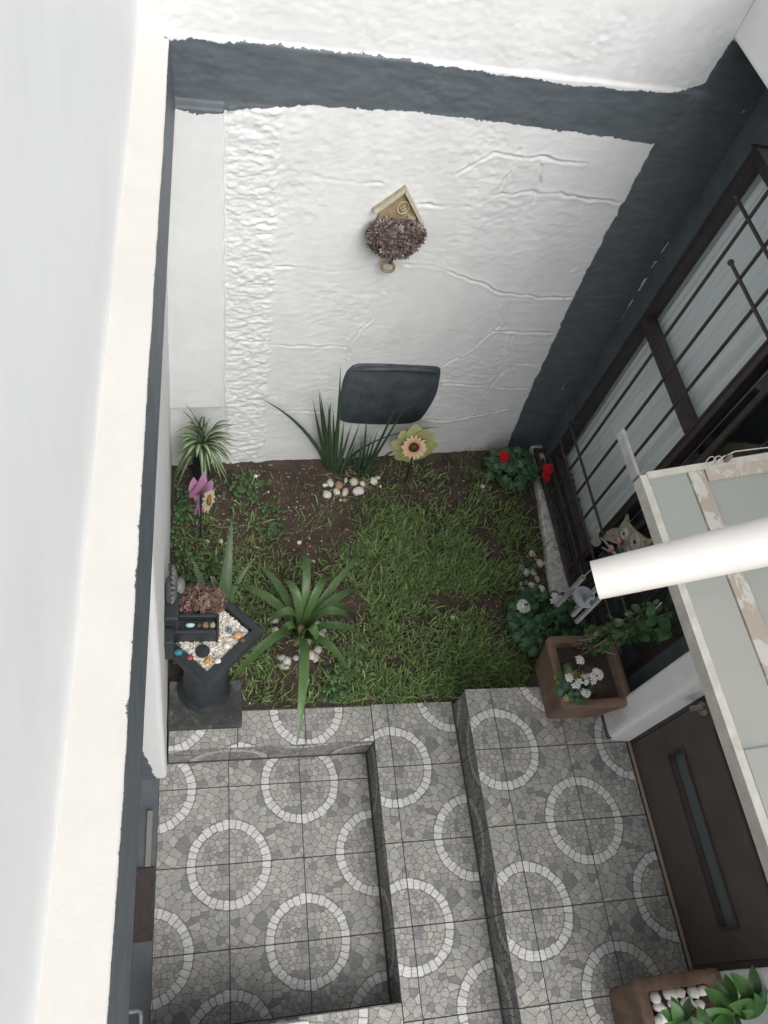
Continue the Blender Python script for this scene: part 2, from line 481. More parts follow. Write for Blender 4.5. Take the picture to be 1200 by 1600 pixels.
# ------------------------------------------------------------------ measured positions in metres
D={'agap': [(0.333, 1.855, 0.36), (0.55, 1.896, 0.42), (0.879, 1.934, 0.34), (0.662, 1.76, 0.4), (0.843, 1.733, 0.32), (0.795, 1.595, 0.33), (0.767, 1.521, 0.38),
          (0.847, 1.501, 0.27), (0.757, 1.316, 0.28), (0.463, 0.933, 0.46), (0.201, 1.761, 0.33), (0.187, 1.242, 0.36), (0.348, 1.492, 0.42),
          (0.391, 1.456, 0.3), (0.278, 1.363, 0.3), (0.439, 1.742, 0.42), (0.608, 1.442, 0.3)],
 'agap0': (0.526, 1.52, 0.2),
 'aloe': [[(0.161, 1.718, 0.19), (0.173, 1.752, 0.4), (0.203, 2.04, 0.5)], [(0.183, 1.718, 0.19), (0.226, 1.794, 0.32), (0.331, 1.905, 0.36)],
          [(0.084, 1.736, 0.19), (0.055, 1.793, 0.32), (0.023, 1.855, 0.4)], [(-0.003, 1.754, 0.19), (-0.069, 1.762, 0.38), (-0.105, 1.827, 0.48)],
          [(0.146, 1.754, 0.19), (0.126, 1.769, 0.3), (0.108, 1.79, 0.36)]],
 'box': [(0.836, 0.992), (1.031, 0.995), (1.325, 0.973), (1.346, 0.949), (1.378, 0.769), (1.365, 0.63), (1.336, 0.514), (1.142, 0.506), (0.892, 0.535),
         (0.85, 0.628)],
 'ftn_stones': [(0.012, 1.29, 0.93), (0.045, 1.287, 0.93), (0.07, 1.287, 0.93), (0.101, 1.287, 0.93), (-0.048, 1.205, 0.88), (0.012, 1.176, 0.87),
                (0.082, 1.161, 0.87), (0.123, 1.158, 0.87), (0.165, 1.291, 0.87), (0.202, 1.266, 0.87), (0.227, 1.243, 0.87), (0.052, 1.197, 0.9)],
 'grassmask': None,
 'grooves': [[(0.419, 2.023), (0.599, 2.001), (0.804, 1.994)], [(0.97, 1.912), (1.193, 1.914), (1.309, 1.987), (1.433, 2.002), (1.852, 1.983)],
             [(1.09, 2.059), (1.205, 2.156), (1.426, 2.154), (1.619, 2.141)], [(1.302, 2.185), (1.312, 2.089), (1.293, 2.016)],
             [(0.424, 1.584), (0.616, 1.567), (0.785, 1.567), (0.862, 1.611)], [(0.971, 1.615), (1.161, 1.594), (1.449, 1.485), (1.594, 1.45), (1.887, 1.449)],
             [(1.525, 1.456), (1.564, 1.263), (1.47, 1.085), (1.348, 0.968)], [(1.387, 0.835), (1.579, 0.815), (1.899, 0.782)], [(1.545, 1.22), (1.871, 1.209)],
             [(1.659, 1.198), (1.712, 0.915), (1.643, 0.681), (1.652, 0.54)], [(1.36, 0.542), (1.521, 0.517), (1.844, 0.618)], [(0.426, 1.129), (0.812, 1.108)],
             [(0.844, 1.02), (0.836, 1.151), (0.889, 1.276), (0.94, 1.395)], [(0.521, 0.641), (0.867, 0.612)], [(1.681, 0.999), (1.971, 0.981)],
             [(1.012, 1.702), (1.148, 1.64), (1.26, 1.573)], [(1.424, 2.126), (1.464, 1.998), (1.448, 1.739)]],
 'iris1': [[(0.79, 2.549, 0.19), (0.686, 2.529, 0.498), (0.603, 2.549, 0.896)], [(0.775, 2.549, 0.19), (0.668, 2.529, 0.497), (0.587, 2.549, 0.808)],
           [(0.797, 2.541, 0.19), (0.704, 2.521, 0.511), (0.61, 2.541, 0.887)], [(0.804, 2.532, 0.19), (0.732, 2.512, 0.687), (0.677, 2.532, 1.091)],
           [(0.79, 2.54, 0.19), (0.721, 2.52, 0.512), (0.667, 2.54, 0.79)], [(0.804, 2.541, 0.19), (0.751, 2.521, 0.457), (0.727, 2.541, 0.708)],
           [(0.811, 2.532, 0.19), (0.79, 2.512, 0.471), (0.764, 2.532, 0.685)], [(0.819, 2.533, 0.19), (0.804, 2.513, 0.472), (0.812, 2.533, 0.668)],
           [(0.826, 2.533, 0.19), (0.839, 2.513, 0.474), (0.854, 2.533, 0.676)], [(0.776, 2.562, 0.19), (0.578, 2.542, 0.663), (0.323, 2.562, 0.783)],
           [(0.828, 2.551, 0.19), (0.874, 2.531, 0.61), (1.326, 2.551, 0.648)], [(0.763, 2.584, 0.19), (0.695, 2.564, 0.336), (0.65, 2.584, 0.412)],
           [(0.841, 2.534, 0.19), (0.848, 2.514, 0.385), (0.863, 2.534, 0.505)], [(0.783, 2.549, 0.19), (0.675, 2.529, 0.713), (0.681, 2.549, 0.791)],
           [(0.812, 2.541, 0.19), (0.735, 2.521, 0.512), (0.7, 2.541, 0.752)]],
 'iris2': [[(0.953, 2.525, 0.19), (0.988, 2.505, 0.552), (1.014, 2.525, 0.914)], [(0.96, 2.521, 0.19), (1.004, 2.501, 0.559), (1.06, 2.521, 0.833)],
           [(0.947, 2.538, 0.19), (0.918, 2.518, 0.472), (0.878, 2.538, 0.73)], [(0.939, 2.538, 0.19), (0.904, 2.518, 0.413), (0.891, 2.538, 0.547)],
           [(0.957, 2.53, 0.19), (0.937, 2.51, 0.427), (0.937, 2.53, 0.573)], [(0.96, 2.525, 0.19), (0.953, 2.505, 0.434), (0.958, 2.525, 0.624)],
           [(0.962, 2.539, 0.19), (1.047, 2.519, 0.538), (1.299, 2.539, 0.583)], [(0.932, 2.547, 0.19), (0.883, 2.527, 0.34), (0.878, 2.547, 0.432)]],
 'owl': [[1.776, 0.742], [1.777, 1.012], [1.548, 1.136], [1.707, 0.959], [1.624, 1.035]],
 'paint': [(0.021, 2.451), (0.113, 2.457), (0.333, 2.466), (0.696, 2.467), (1.073, 2.453), (1.431, 2.444), (1.862, 2.46), (1.951, 2.501), (1.956, 2.66),
           (2.18, 2.685), (2.188, 2.417), (2.242, 0.264), (2.222, 0.097), (2.06, 0.109), (1.994, 0.247), (1.928, 0.808), (1.904, 1.2), (1.88, 1.536),
           (1.873, 1.913), (1.875, 2.254), (1.514, 2.269), (1.133, 2.282), (0.856, 2.291), (0.462, 2.279), (0.203, 2.253), (0.032, 2.254)],
 'pink': [(0.054, 2.117, 0.2), (0.059, 2.12, 0.613)],
 'pot1flow': [(1.671, 1.082, 0.8), (1.595, 1.027, 0.8), (1.621, 0.997, 0.8), (1.665, 1.016, 0.8), (1.72, 1.025, 0.8), (1.755, 1.042, 0.8), (1.667, 0.967, 0.8)],
 'pot1vine': [(1.776, 1.264, 0.72), (1.806, 1.277, 0.82), (1.818, 1.271, 0.95), (1.912, 1.256, 1.0), (1.964, 1.254, 1.1), (1.983, 1.215, 1.15),
              (2.001, 1.187, 1.05), (1.923, 1.269, 1.1), (1.88, 1.218, 0.95), (1.954, 1.202, 0.95), (1.842, 1.228, 0.75)],
 'pot2peb': [(1.711, -0.126), (1.719, -0.159), (1.775, -0.112), (1.818, -0.113), (1.873, -0.127), (1.909, -0.127), (1.721, -0.191), (1.778, -0.149),
             (1.837, -0.16), (1.885, -0.169), (1.696, -0.204)],
 'redg': [(1.753, 2.542, 0.42), (1.944, 2.397, 0.42)],
 'rocks_agap': [(0.417, 1.631, 0.0232, 0.0181), (0.645, 1.531, 0.0203, 0.0231), (0.634, 1.604, 0.0145, 0.0132), (0.591, 1.438, 0.0188, 0.0215),
                (0.615, 1.424, 0.0188, 0.0198), (0.473, 1.407, 0.0174, 0.0198), (0.457, 1.382, 0.0232, 0.0149), (0.55, 1.553, 0.013, 0.0149),
                (0.573, 1.509, 0.0188, 0.0198), (0.551, 1.458, 0.0145, 0.0198), (0.449, 1.428, 0.0203, 0.0132), (0.424, 1.572, 0.0174, 0.0149),
                (0.628, 1.467, 0.0174, 0.0181), (0.59, 1.58, 0.013, 0.0132), (0.518, 1.426, 0.013, 0.0132), (0.664, 1.569, 0.013, 0.0115)],
 'rocks_iris': [(0.767, 2.466, 0.0174, 0.0264), (0.814, 2.446, 0.0217, 0.0231), (0.857, 2.483, 0.0087, 0.0165), (0.9, 2.467, 0.0232, 0.0215),
                (0.952, 2.46, 0.0174, 0.0149), (0.921, 2.406, 0.0319, 0.0231), (0.847, 2.404, 0.0159, 0.0264), (0.799, 2.407, 0.0188, 0.0198),
                (0.743, 2.387, 0.0232, 0.0248), (0.737, 2.452, 0.0145, 0.0115), (0.817, 2.356, 0.0087, 0.0083), (0.842, 2.352, 0.013, 0.0132),
                (1.018, 2.48, 0.0217, 0.0231), (1.048, 2.513, 0.0159, 0.0115), (1.057, 2.455, 0.0072, 0.0099)],
 'rocks_lone': [(1.68, 2.469, 0.0188, 0.0165), (1.361, 1.631, 0.0159, 0.0165), (0.349, 2.489, 0.013, 0.0099), (0.413, 2.389, 0.0101, 0.0099),
                (0.161, 2.08, 0.0116, 0.0149), (0.093, 2.079, 0.013, 0.0132), (0.572, 2.083, 0.013, 0.0132), (0.641, 1.967, 0.0087, 0.0099)],
 'rocks_right': [(1.899, 2.019, 0.0203, 0.0198), (1.932, 1.957, 0.0188, 0.0248), (1.818, 1.936, 0.0159, 0.0198), (1.84, 1.9, 0.0188, 0.0231),
                 (1.879, 1.9, 0.0159, 0.0215), (1.889, 1.855, 0.0159, 0.0198), (1.853, 1.819, 0.0203, 0.0231), (1.901, 1.792, 0.0232, 0.0215),
                 (1.784, 1.8, 0.0159, 0.0198), (1.804, 1.753, 0.0203, 0.0264), (1.854, 1.741, 0.0203, 0.0264), (1.828, 1.843, 0.0101, 0.0115),
                 (1.792, 1.835, 0.0087, 0.0099), (1.961, 1.962, 0.0087, 0.0099), (1.916, 1.99, 0.0101, 0.0099)],
 'skirt': [(-0.001, 0.181), (0.108, 0.161), (0.23, 0.169), (0.28, 0.208), (0.452, 0.183), (0.49, 0.034), (-0.002, 0.046)],
 'soil': None,
 'spider': [(-0.045, 2.465, 0.874), (-0.03, 2.442, 0.969), (0.0, 2.422, 0.837), (-0.038, 2.454, 0.717), (-0.073, 2.426, 0.578), (-0.049, 2.465, 0.475),
            (-0.008, 2.445, 0.808), (-0.072, 2.414, 0.745), (-0.083, 2.449, 0.625), (0.18, 2.452, 0.816), (0.21, 2.491, 0.721), (0.23, 2.469, 0.597),
            (0.218, 2.444, 0.576), (0.154, 2.473, 0.365), (0.105, 2.444, 0.374), (0.056, 2.475, 0.344), (0.006, 2.446, 0.421), (0.135, 2.435, 0.808),
            (0.089, 2.467, 0.814), (0.052, 2.439, 0.868), (0.009, 2.471, 0.802), (-0.029, 2.443, 0.785), (0.185, 2.44, 0.707), (0.206, 2.479, 0.625),
            (0.17, 2.451, 0.509), (-0.058, 2.464, 0.393)],
 'spider0': (0.067, 2.497, 0.533),
 'sun': [(1.211, 2.497, 0.2), (1.154, 2.47, 0.588), (1.183, 2.53, 0.534)],
 'sunback': [(1.037, 2.53, 0.678), (1.116, 2.53, 0.696), (1.178, 2.53, 0.635), (1.238, 2.53, 0.572), (1.289, 2.53, 0.483), (1.331, 2.53, 0.414),
             (1.325, 2.53, 0.352), (1.281, 2.53, 0.361), (1.298, 2.53, 0.325), (1.235, 2.53, 0.377), (1.221, 2.53, 0.357), (1.176, 2.53, 0.403),
             (1.148, 2.53, 0.455), (1.105, 2.53, 0.528)],
 'weeds': [(-0.036, 2.252), (-0.065, 2.134), (-0.015, 2.021), (0.018, 1.947), (0.113, 1.948), (0.299, 2.406), (0.334, 2.45), (0.412, 2.143), (0.45, 2.265),
           (0.264, 2.384), (0.689, 1.268), (0.724, 1.315), (0.671, 1.237), (0.768, 1.266), (0.807, 1.346), (-0.07, 2.291), (0.051, 1.874), (0.867, 1.992),
           (0.851, 2.012), (0.02, 1.856), (-0.039, 2.373)],
 'whiteg': [(1.666, 1.587, 0.42), (1.837, 1.611, 0.45), (1.97, 1.636, 0.45)]}
# ------------------------------------------------------------------ materials
M_wall = mat_painted_wall("painted_plaster")
M_wall_left = mat_painted_wall("painted_plaster_left", drag=(1, 1.6, 1.6), grime=0.05, fine=0.25, edge=0.014)
M_white = mat_plain("white_paint", (0.76, 0.765, 0.755), 0.7, 0.05, 6, 50, 0.25, 0.004)
M_navy = mat_plain("dark_blue_grey_paint", NAVY, 0.55, 0.25, 9, 60, 0.3, 0.004)
M_grout = mat_plain("grout", (0.075, 0.073, 0.07), 0.9, 0.2, 60, 200, 0.2, 0.001)
M_tile = mat_col("printed_tile", 0.5, 0.34, 48, 90, 0.10, 0.001, stretch=(1, 2.8, 1), spec=0.35)
M_brown = mat_plain("brown_steel", (0.046, 0.036, 0.034), 0.45, 0.2, 20, 90, 0.1, 0.001)
M_door = mat_plain("brown_door", (0.080, 0.066, 0.060), 0.42, 0.24, 5, 70, 0.08, 0.001)
M_leaf = mat_col("leaf", 0.45, 0.22, 30, 60, 0.12, 0.001, spec=0.4, transl=0.12)
M_leafgloss = mat_col("strap_leaf", 0.38, 0.26, 26, 120, 0.10, 0.0008, stretch=(1, 1, 1), spec=0.45, transl=0.08)
M_petal = mat_col("petal", 0.6, 0.10, 60, 80, 0.05, 0.001, transl=0.2)
M_stone = mat_col("river_stone", 0.6, 0.22, 45, 120, 0.2, 0.0015)
M_misc = mat_col("painted_detail", 0.55, 0.12, 50, 120, 0.12, 0.001)
M_wood = mat_col("stick", 0.8, 0.25, 60, 120, 0.2, 0.001)
M_chime = mat_plain("dull_steel", (0.19, 0.195, 0.20), 0.5, 0.2, 30, 100, 0.05, 0.001, metal=0.4)
M_metal = mat_plain("aluminium", (0.55, 0.55, 0.54), 0.35, 0.15, 30, 100, 0.05, 0.001, metal=0.9)
M_black = mat_plain("black_cement_paint", (0.020, 0.025, 0.029), 0.5, 0.35, 22, 90, 0.3, 0.003)
M_pvc = mat_plain("cream_plastic", (0.70, 0.675, 0.64), 0.45, 0.05, 7, 90, 0.05, 0.0008)
M_meter = mat_plain("brushed_dark_paint", (0.050, 0.062, 0.074), 0.6, 0.3, 14, 45, 0.6, 0.004)

def mat_glass(name, tint=(0.97, 0.985, 0.985), ior=1.5, rough=0.02):
    m, nt, p = new_mat(name)
    t = nt.nodes.new('ShaderNodeBsdfTransparent')
    t.inputs[0].default_value = (*tint, 1)
    g = nt.nodes.new('ShaderNodeBsdfGlossy')
    g.inputs['Roughness'].default_value = rough
    g.inputs['Color'].default_value = (0.9, 0.95, 0.97, 1)
    lw = nt.nodes.new('ShaderNodeLayerWeight')
    lw.inputs['Blend'].default_value = 0.5
    f = mth(nt, 'ADD', mth(nt, 'MULTIPLY', mth(nt, 'POWER', lw.outputs['Facing'], 5.0), 0.9), 0.035)
    mx = nt.nodes.new('ShaderNodeMixShader')
    nt.links.new(f, mx.inputs[0])
    nt.links.new(t.outputs[0], mx.inputs[1])
    nt.links.new(g.outputs[0], mx.inputs[2])
    nt.links.new(mx.outputs[0], nt.nodes['Material Output'].inputs['Surface'])
    return m
M_glass = mat_glass("window_glass")

def mat_frosted():
    m, nt, p = new_mat("frosted_glass")
    f = noi(nt, 3.0, 4, 0.6)
    c = ramp(nt, f, [(0.3, (0.52, 0.55, 0.515)), (0.7, (0.63, 0.605, 0.55))])
    d = noi(nt, 70, 4, 0.7)
    c = mixc(nt, mth(nt, 'MULTIPLY', mth(nt, 'SUBTRACT', d, 0.66, True), 3.0, True), c, (0.6, 0.6, 0.57))
    nt.links.new(c, p.inputs['Base Color'])
    p.inputs['Roughness'].default_value = 0.32
    p.inputs['Specular IOR Level'].default_value = 0.5
    t = nt.nodes.new('ShaderNodeBsdfTranslucent')
    t.inputs[0].default_value = (0.82, 0.86, 0.83, 1)
    mx = nt.nodes.new('ShaderNodeMixShader')
    mx.inputs[0].default_value = 0.5
    nt.links.new(p.outputs[0], mx.inputs[1])
    nt.links.new(t.outputs[0], mx.inputs[2])
    nt.links.new(mx.outputs[0], nt.nodes['Material Output'].inputs['Surface'])
    return m
M_frost = mat_frosted()

def mat_soil():
    m, nt, p = new_mat("garden_soil")
    a = noi(nt, 9, 5, 0.65)
    c = ramp(nt, a, [(0.25, (0.036, 0.029, 0.024)), (0.55, (0.080, 0.060, 0.048)), (0.8, (0.122, 0.088, 0.068))])
    b = noi(nt, 130, 4, 0.75)
    c = mixc(nt, mth(nt, 'MULTIPLY', mth(nt, 'SUBTRACT', b, 0.60, True), 5.0, True), c, (0.10, 0.082, 0.066))
    nt.links.new(c, p.inputs['Base Color'])
    p.inputs['Roughness'].default_value = 0.95
    p.inputs['Specular IOR Level'].default_value = 0.2
    bump(nt, p, noi(nt, 110, 6, 0.75), 0.9, 0.008)
    return m
M_soil = mat_soil()

def mat_peeling():
    m, nt, p = new_mat("peeling_concrete")
    a = noi(nt, 32, 8, 0.78, 0.5)
    c = ramp(nt, a, [(0.34, (0.16, 0.145, 0.13)), (0.44, (0.40, 0.385, 0.36)), (0.52, (0.64, 0.63, 0.61))])
    b = noi(nt, 8, 4, 0.6)
    c = mixc(nt, mth(nt, 'MULTIPLY', mth(nt, 'SUBTRACT', b, 0.5, True), 2.5, True), c, (0.22, 0.20, 0.18))
    nt.links.new(c, p.inputs['Base Color'])
    p.inputs['Roughness'].default_value = 0.9
    bump(nt, p, a, 0.8, 0.004)
    return m
M_peel = mat_peeling()

def mat_slab():
    m, nt, p = new_mat("worn_black_slab")
    a = noi(nt, 14, 6, 0.7, 0.5)
    c = ramp(nt, a, [(0.35, (0.022, 0.025, 0.026)), (0.55, (0.045, 0.047, 0.046)), (0.72, (0.15, 0.145, 0.135))])
    s = noi(nt, 90, 3, 0.7)
    c = mixc(nt, mth(nt, 'MULTIPLY', mth(nt, 'SUBTRACT', s, 0.69, True), 12.0, True), c, (0.5, 0.49, 0.46))
    nt.links.new(c, p.inputs['Base Color'])
    p.inputs['Roughness'].default_value = 0.8
    bump(nt, p, noi(nt, 40, 6, 0.7), 0.5, 0.004)
    return m
M_slab = mat_slab()

def mat_terracotta():
    m, nt, p = new_mat("weathered_clay")
    a = noi(nt, 9, 6, 0.7, 0.3, stretch=(1, 1, 0.5))
    c = ramp(nt, a, [(0.3, (0.10, 0.066, 0.050)), (0.55, (0.185, 0.118, 0.084)), (0.8, (0.28, 0.18, 0.125))])
    b = noi(nt, 60, 5, 0.7)
    c = mixc(nt, mth(nt, 'MULTIPLY', mth(nt, 'SUBTRACT', b, 0.62, True), 3.0, True), c, (0.26, 0.19, 0.14))
    nt.links.new(c, p.inputs['Base Color'])
    p.inputs['Roughness'].default_value = 0.85
    bump(nt, p, noi(nt, 70, 6, 0.7), 0.45, 0.004)
    return m
M_clay = mat_terracotta()

# ------------------------------------------------------------------ the big structure
ZG = 0.19      # garden soil level
Z1, Z2 = 0.2023, 0.4168

def base(name, a, b, mat=M_grout, bev=0.0):
    return tag(MB().box(a, b, (0.07,) * 3, bev).obj(name, mat), kind='structure')

# ground below everything
tag(MB().box((-6, -6, -0.35), (8, 9, -0.03)).obj('ground', M_grout), kind='structure')
floor0 = base('entrance_floor', (-0.106, -0.06, -0.03), (0.872, 1.02, -0.004))
floor1 = base('step_floor', (0.868, -1.0, -0.029), (1.285, 1.18, Z1 - 0.004))
floor1b = base('border_floor', (-0.068, 1.003, -0.028), (0.866, 1.18, Z1 - 0.004))
floor1c = base('near_floor', (-0.10, -1.0, -0.027), (0.866, -0.043, Z1 - 0.004))
floor2 = base('upper_floor', (1.283, -1.0, -0.026), (2.12, 1.165, Z2 - 0.004))
base('upper_floor', (1.70, 1.1651, -0.026), (2.115, 1.25, Z2 - 0.006))
tag(MB().box((-0.30, -0.9, -0.029), (-0.1065, 1.0, -0.001)).obj('gate_threshold', M_navy), kind='structure')

# --- printed mosaic tile: one random layout of stones per print, clipped where a tile is cut
def clip_half(poly, nx, ny, c):
    out = []
    n = len(poly)
    for i in range(n):
        a, b = poly[i], poly[(i + 1) % n]
        da, db = nx * a[0] + ny * a[1] - c, nx * b[0] + ny * b[1] - c
        if da <= 0:
            out.append(a)
        if (da < 0 < db) or (db < 0 < da):
            t = da / (da - db)
            out.append((a[0] + t * (b[0] - a[0]), a[1] + t * (b[1] - a[1])))
    return out
def clip_rect(poly, r):
    for nx, ny, c in ((-1, 0, -r[0]), (1, 0, r[1]), (0, -1, -r[2]), (0, 1, r[3])):
        if len(poly) < 3:
            return []
        poly = clip_half(poly, nx, ny, c)
    return poly
def area(p):
    return 0.5 * sum(p[i][0] * p[(i + 1) % len(p)][1] - p[(i + 1) % len(p)][0] * p[i][1] for i in range(len(p)))
def inset(poly, d):
    if len(poly) < 3 or abs(area(poly)) < 1e-5:
        return []
    if area(poly) < 0:
        poly = poly[::-1]
    out = poly
    n = len(poly)
    for i in range(n):
        a, b = poly[i], poly[(i + 1) % n]
        ex, ey = b[0] - a[0], b[1] - a[1]
        L = math.hypot(ex, ey)
        if L < 1e-6:
            continue
        nx, ny = ey / L, -ex / L
        out = clip_half(out, nx, ny, nx * a[0] + ny * a[1] - d)
        if len(out) < 3:
            return []
    return out
def chaikin(poly, k=0.16):
    out = []
    n = len(poly)
    for i in range(n):
        a, b = poly[i], poly[(i + 1) % n]
        out.append((a[0] + k * (b[0] - a[0]), a[1] + k * (b[1] - a[1])))
        out.append((b[0] + k * (a[0] - b[0]), b[1] + k * (a[1] - b[1])))
    return out

R_OUT, R_IN = 0.560, 0.438
def grey(r):
    k = r.random()
    if k < 0.16:
        g = r.uniform(0.195, 0.235)
        return (g, g, g * 1.0)
    if k < 0.38:
        g = r.uniform(0.34, 0.41)
        return (g * 1.03, g * 0.985, g * 0.89)
    g = r.uniform(0.275, 0.35)
    return (g * 1.01, g, g * 0.95)
def make_print(seed):
    r = random.Random(seed)
    out = []
    # pale ring stones, two quarter rings
    for (cx, cy, a0) in ((0, 0, 0.0), (1, 1, PI)):
        k = 9
        edges = [a0 + (PI / 2) * (i + (r.uniform(-0.12, 0.12) if 0 < i < k else 0)) / k for i in range(k + 1)]
        for i in range(k):
            a, b = edges[i], edges[i + 1]
            m = (a + b) / 2
            ro, ri = R_OUT + r.uniform(-0.012, 0.006), R_IN + r.uniform(-0.008, 0.010)
            pl = [(cx + ri * math.cos(a), cy + ri * math.sin(a)), (cx + ro * math.cos(a), cy + ro * math.sin(a)),
                  (cx + ro * 1.004 * math.cos(m), cy + ro * 1.004 * math.sin(m)), (cx + ro * math.cos(b), cy + ro * math.sin(b)),
                  (cx + ri * math.cos(b), cy + ri * math.sin(b))]
            g = r.uniform(0.50, 0.60)
            out.append((chaikin(inset(pl, 0.0050), 0.10), (g, g * 0.995, g * 0.97)))
    def cells(seeds, region_clip):
        for i, s in enumerate(seeds):
            pl = [(s[0] - .35, s[1] - .35), (s[0] + .35, s[1] - .35), (s[0] + .35, s[1] + .35), (s[0] - .35, s[1] + .35)]
            for j, q in enumerate(seeds):
                if i == j:
                    continue
                dx, dy = q[0] - s[0], q[1] - s[1]
                if dx * dx + dy * dy > 0.3:
                    continue
                pl = clip_half(pl, dx, dy, dx * (q[0] + s[0]) / 2 + dy * (q[1] + s[1]) / 2)
                if len(pl) < 3:
                    break
            if len(pl) < 3:
                continue
            pl = clip_rect(pl, (0, 1, 0, 1))
            pl = region_clip(pl, s)
            pl = inset(pl, 0.0042)
            if len(pl) >= 3 and abs(area(pl)) > 2.5e-4:
                out.append((chaikin(pl, 0.13), grey(r)))
    for (cx, cy) in ((0, 0), (1, 1)):
        seeds = []
        n = 6
        for i in range(n):
            for j in range(n):
                u, v = (i + .5) * 0.080 + r.uniform(-.013, .013) + .025 * (j % 2), (j + .5) * 0.080 + r.uniform(-.012, .012)
                if math.hypot(u, v) < R_IN - 0.02:
                    seeds.append((abs(cx - u), abs(cy - v)))
                    if r.random() < 0.25:
                        seeds.append((abs(cx - u - .045), abs(cy - v - 0.04)))
        def rc(pl, s, cx=cx, cy=cy):
            sg = 1 if cx == 0 else -1
            for q in range(7):
                a = (q + 0.5) / 7 * PI / 2
                nx, ny = sg * math.cos(a), sg * math.sin(a)
                if len(pl) < 3:
                    return pl
                pl = clip_half(pl, nx, ny, nx * cx + ny * cy + R_IN - 0.004)
            return pl
        cells(seeds, rc)
    seeds = []
    rows = {i: (r.uniform(-.07, .07), r.uniform(-.012, .012)) for i in range(-4, 24)}
    for i in range(-4, 23):
        for j in range(-4, 19):
            u0 = (i - 7.5) * 0.080 + r.uniform(-.012, .012) + rows[i][1]
            v0 = (j - 6.0) * 0.116 + r.uniform(-.026, .026) + rows[i][0]
            a = PI / 4 + 0.55 * math.sin(5.0 * u0 + 2.0) + 0.30 * math.cos(6.0 * v0)
            u, v = 0.5 + u0 * math.cos(a) - v0 * math.sin(a), 0.5 + u0 * math.sin(a) + v0 * math.cos(a)
            if any((u - q[0]) ** 2 + (v - q[1]) ** 2 < .0021 for q in seeds):
                continue
            if -0.05 < u < 1.05 and -0.05 < v < 1.05 and math.hypot(u, v) > R_OUT + 0.025 and math.hypot(1 - u, 1 - v) > R_OUT + 0.025:
                seeds.append((u, v))
    def rc2(pl, s):
        for (cx, cy) in ((0, 0), (1, 1)):
            dx, dy = s[0] - cx, s[1] - cy
            L = math.hypot(dx, dy)
            nx, ny = -dx / L, -dy / L
            if len(pl) < 3:
                return pl
            pl = clip_half(pl, nx, ny, nx * cx + ny * cy - (R_OUT + 0.004))
        return pl
    cells(seeds, rc2)
    return out
PRINTS = [make_print(s) for s in (3, 8)]

T = 0.33
GAP = 0.0022
_tmesh = {}
def tile(parent, i, j, ox, oy, z, parity, rect=None, name='tile', wall=None):
    """tile (i, j) of a grid; rect = world extents it is cut to; wall = maps (a, b, h) into a standing tile"""
    x0, y0 = ox + i * T, oy + j * T
    c = [0.0, 1.0, 0.0, 1.0]
    if rect:
        c = [max(0, (rect[0] - x0) / T), min(1, (rect[1] - x0) / T), max(0, (rect[2] - y0) / T), min(1, (rect[3] - y0) / T)]
    if c[1] - c[0] < 0.015 or c[3] - c[2] < 0.015:
        return
    g = GAP / T
    c = [c[0] + g, c[1] - g, c[2] + g, c[3] - g]
    ring = ((i + j) % 2) == parity
    pr = PRINTS[(i * 7 + j * 3) % 2]
    flip = ((i + 2 * j) % 4) < 2
    key = (tuple(round(q, 4) for q in c), ring, (i * 7 + j * 3) % 2, flip, wall is None)
    if wall is None and key in _tmesh:
        return put(name, _tmesh[key], parent, Matrix.Translation((x0, y0, z)))
    mb = MB()
    fn = wall if wall else (lambda a, b, h: (a, b, h))
    dark = 0.62 if wall else 1.0        # the riser tiles repeat the floor print in darker colours
    def W(u, v, h):
        return fn(u * T, v * T, h)
    mb.prism([(c[0], c[2]), (c[1], c[2]), (c[1], c[3]), (c[0], c[3])], W, -0.0038, -0.0012, (0.175, 0.172, 0.164))
    for pl, col in pr:
        if flip:
            pl = [(1 - u, 1 - v) for u, v in pl]
        if not ring:
            pl = [(1 - u, v) for u, v in pl][::-1]
        pl = clip_rect(pl, c)
        if len(pl) < 3 or abs(area(pl)) < 1.5e-4:
            continue
        if area(pl) < 0:
            pl = pl[::-1]
        n = len(pl)
        V = [W(u, v, 0.0) for u, v in pl] + [W(u, v, -0.0012) for u, v in pl]
        F = [tuple(range(n))] + [(k, k + n, (k + 1) % n + n, (k + 1) % n) for k in range(n)]
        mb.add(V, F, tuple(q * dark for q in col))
    me = mb.mesh(name, M_tile)
    if wall is None:
        _tmesh[key] = me
        return put(name, me, parent, Matrix.Translation((x0, y0, z)))
    return put(name, me, parent)

O0, O1, O2 = (0.2049, 0.8835), (0.9451, 0.8809), (1.3989, 0.8799)
for i in range(-1, 2):
    for j in range(-3, 1):
        tile(floor0, i, j, *O0, 0.0, 1, (-0.106, 0.866, -0.040, 1.002))
for i in range(-1, 1):
    for j in range(-4, 1):
        tile(floor1, i, j, *O1, Z1, 0, (0.866, 1.283, -1.0, 1.18))
for i in range(-1, 3):
    for j in range(-4, 1):
        tile(floor2, i, j, *O2, Z2, 0, (1.272, 2.036, -1.0, 1.165))
for k, (xa, xb) in enumerate(((-0.068, 0.235), (0.235, 0.545), (0.545, 0.866))):
    tile(floor1b, 0, 0, xa, 1.003 - 0.16, Z1, (k + 1) % 2, (xa, xb, 1.003, 1.18))
for k, xa in enumerate((-0.10, 0.22, 0.545)):
    for j in range(0, 3):
        tile(floor1c, k, j, xa - k * T, -0.043 - T - j * 2 * T, Z1, 1, (xa, min(xa + T, 0.866), -1.0, -0.043))
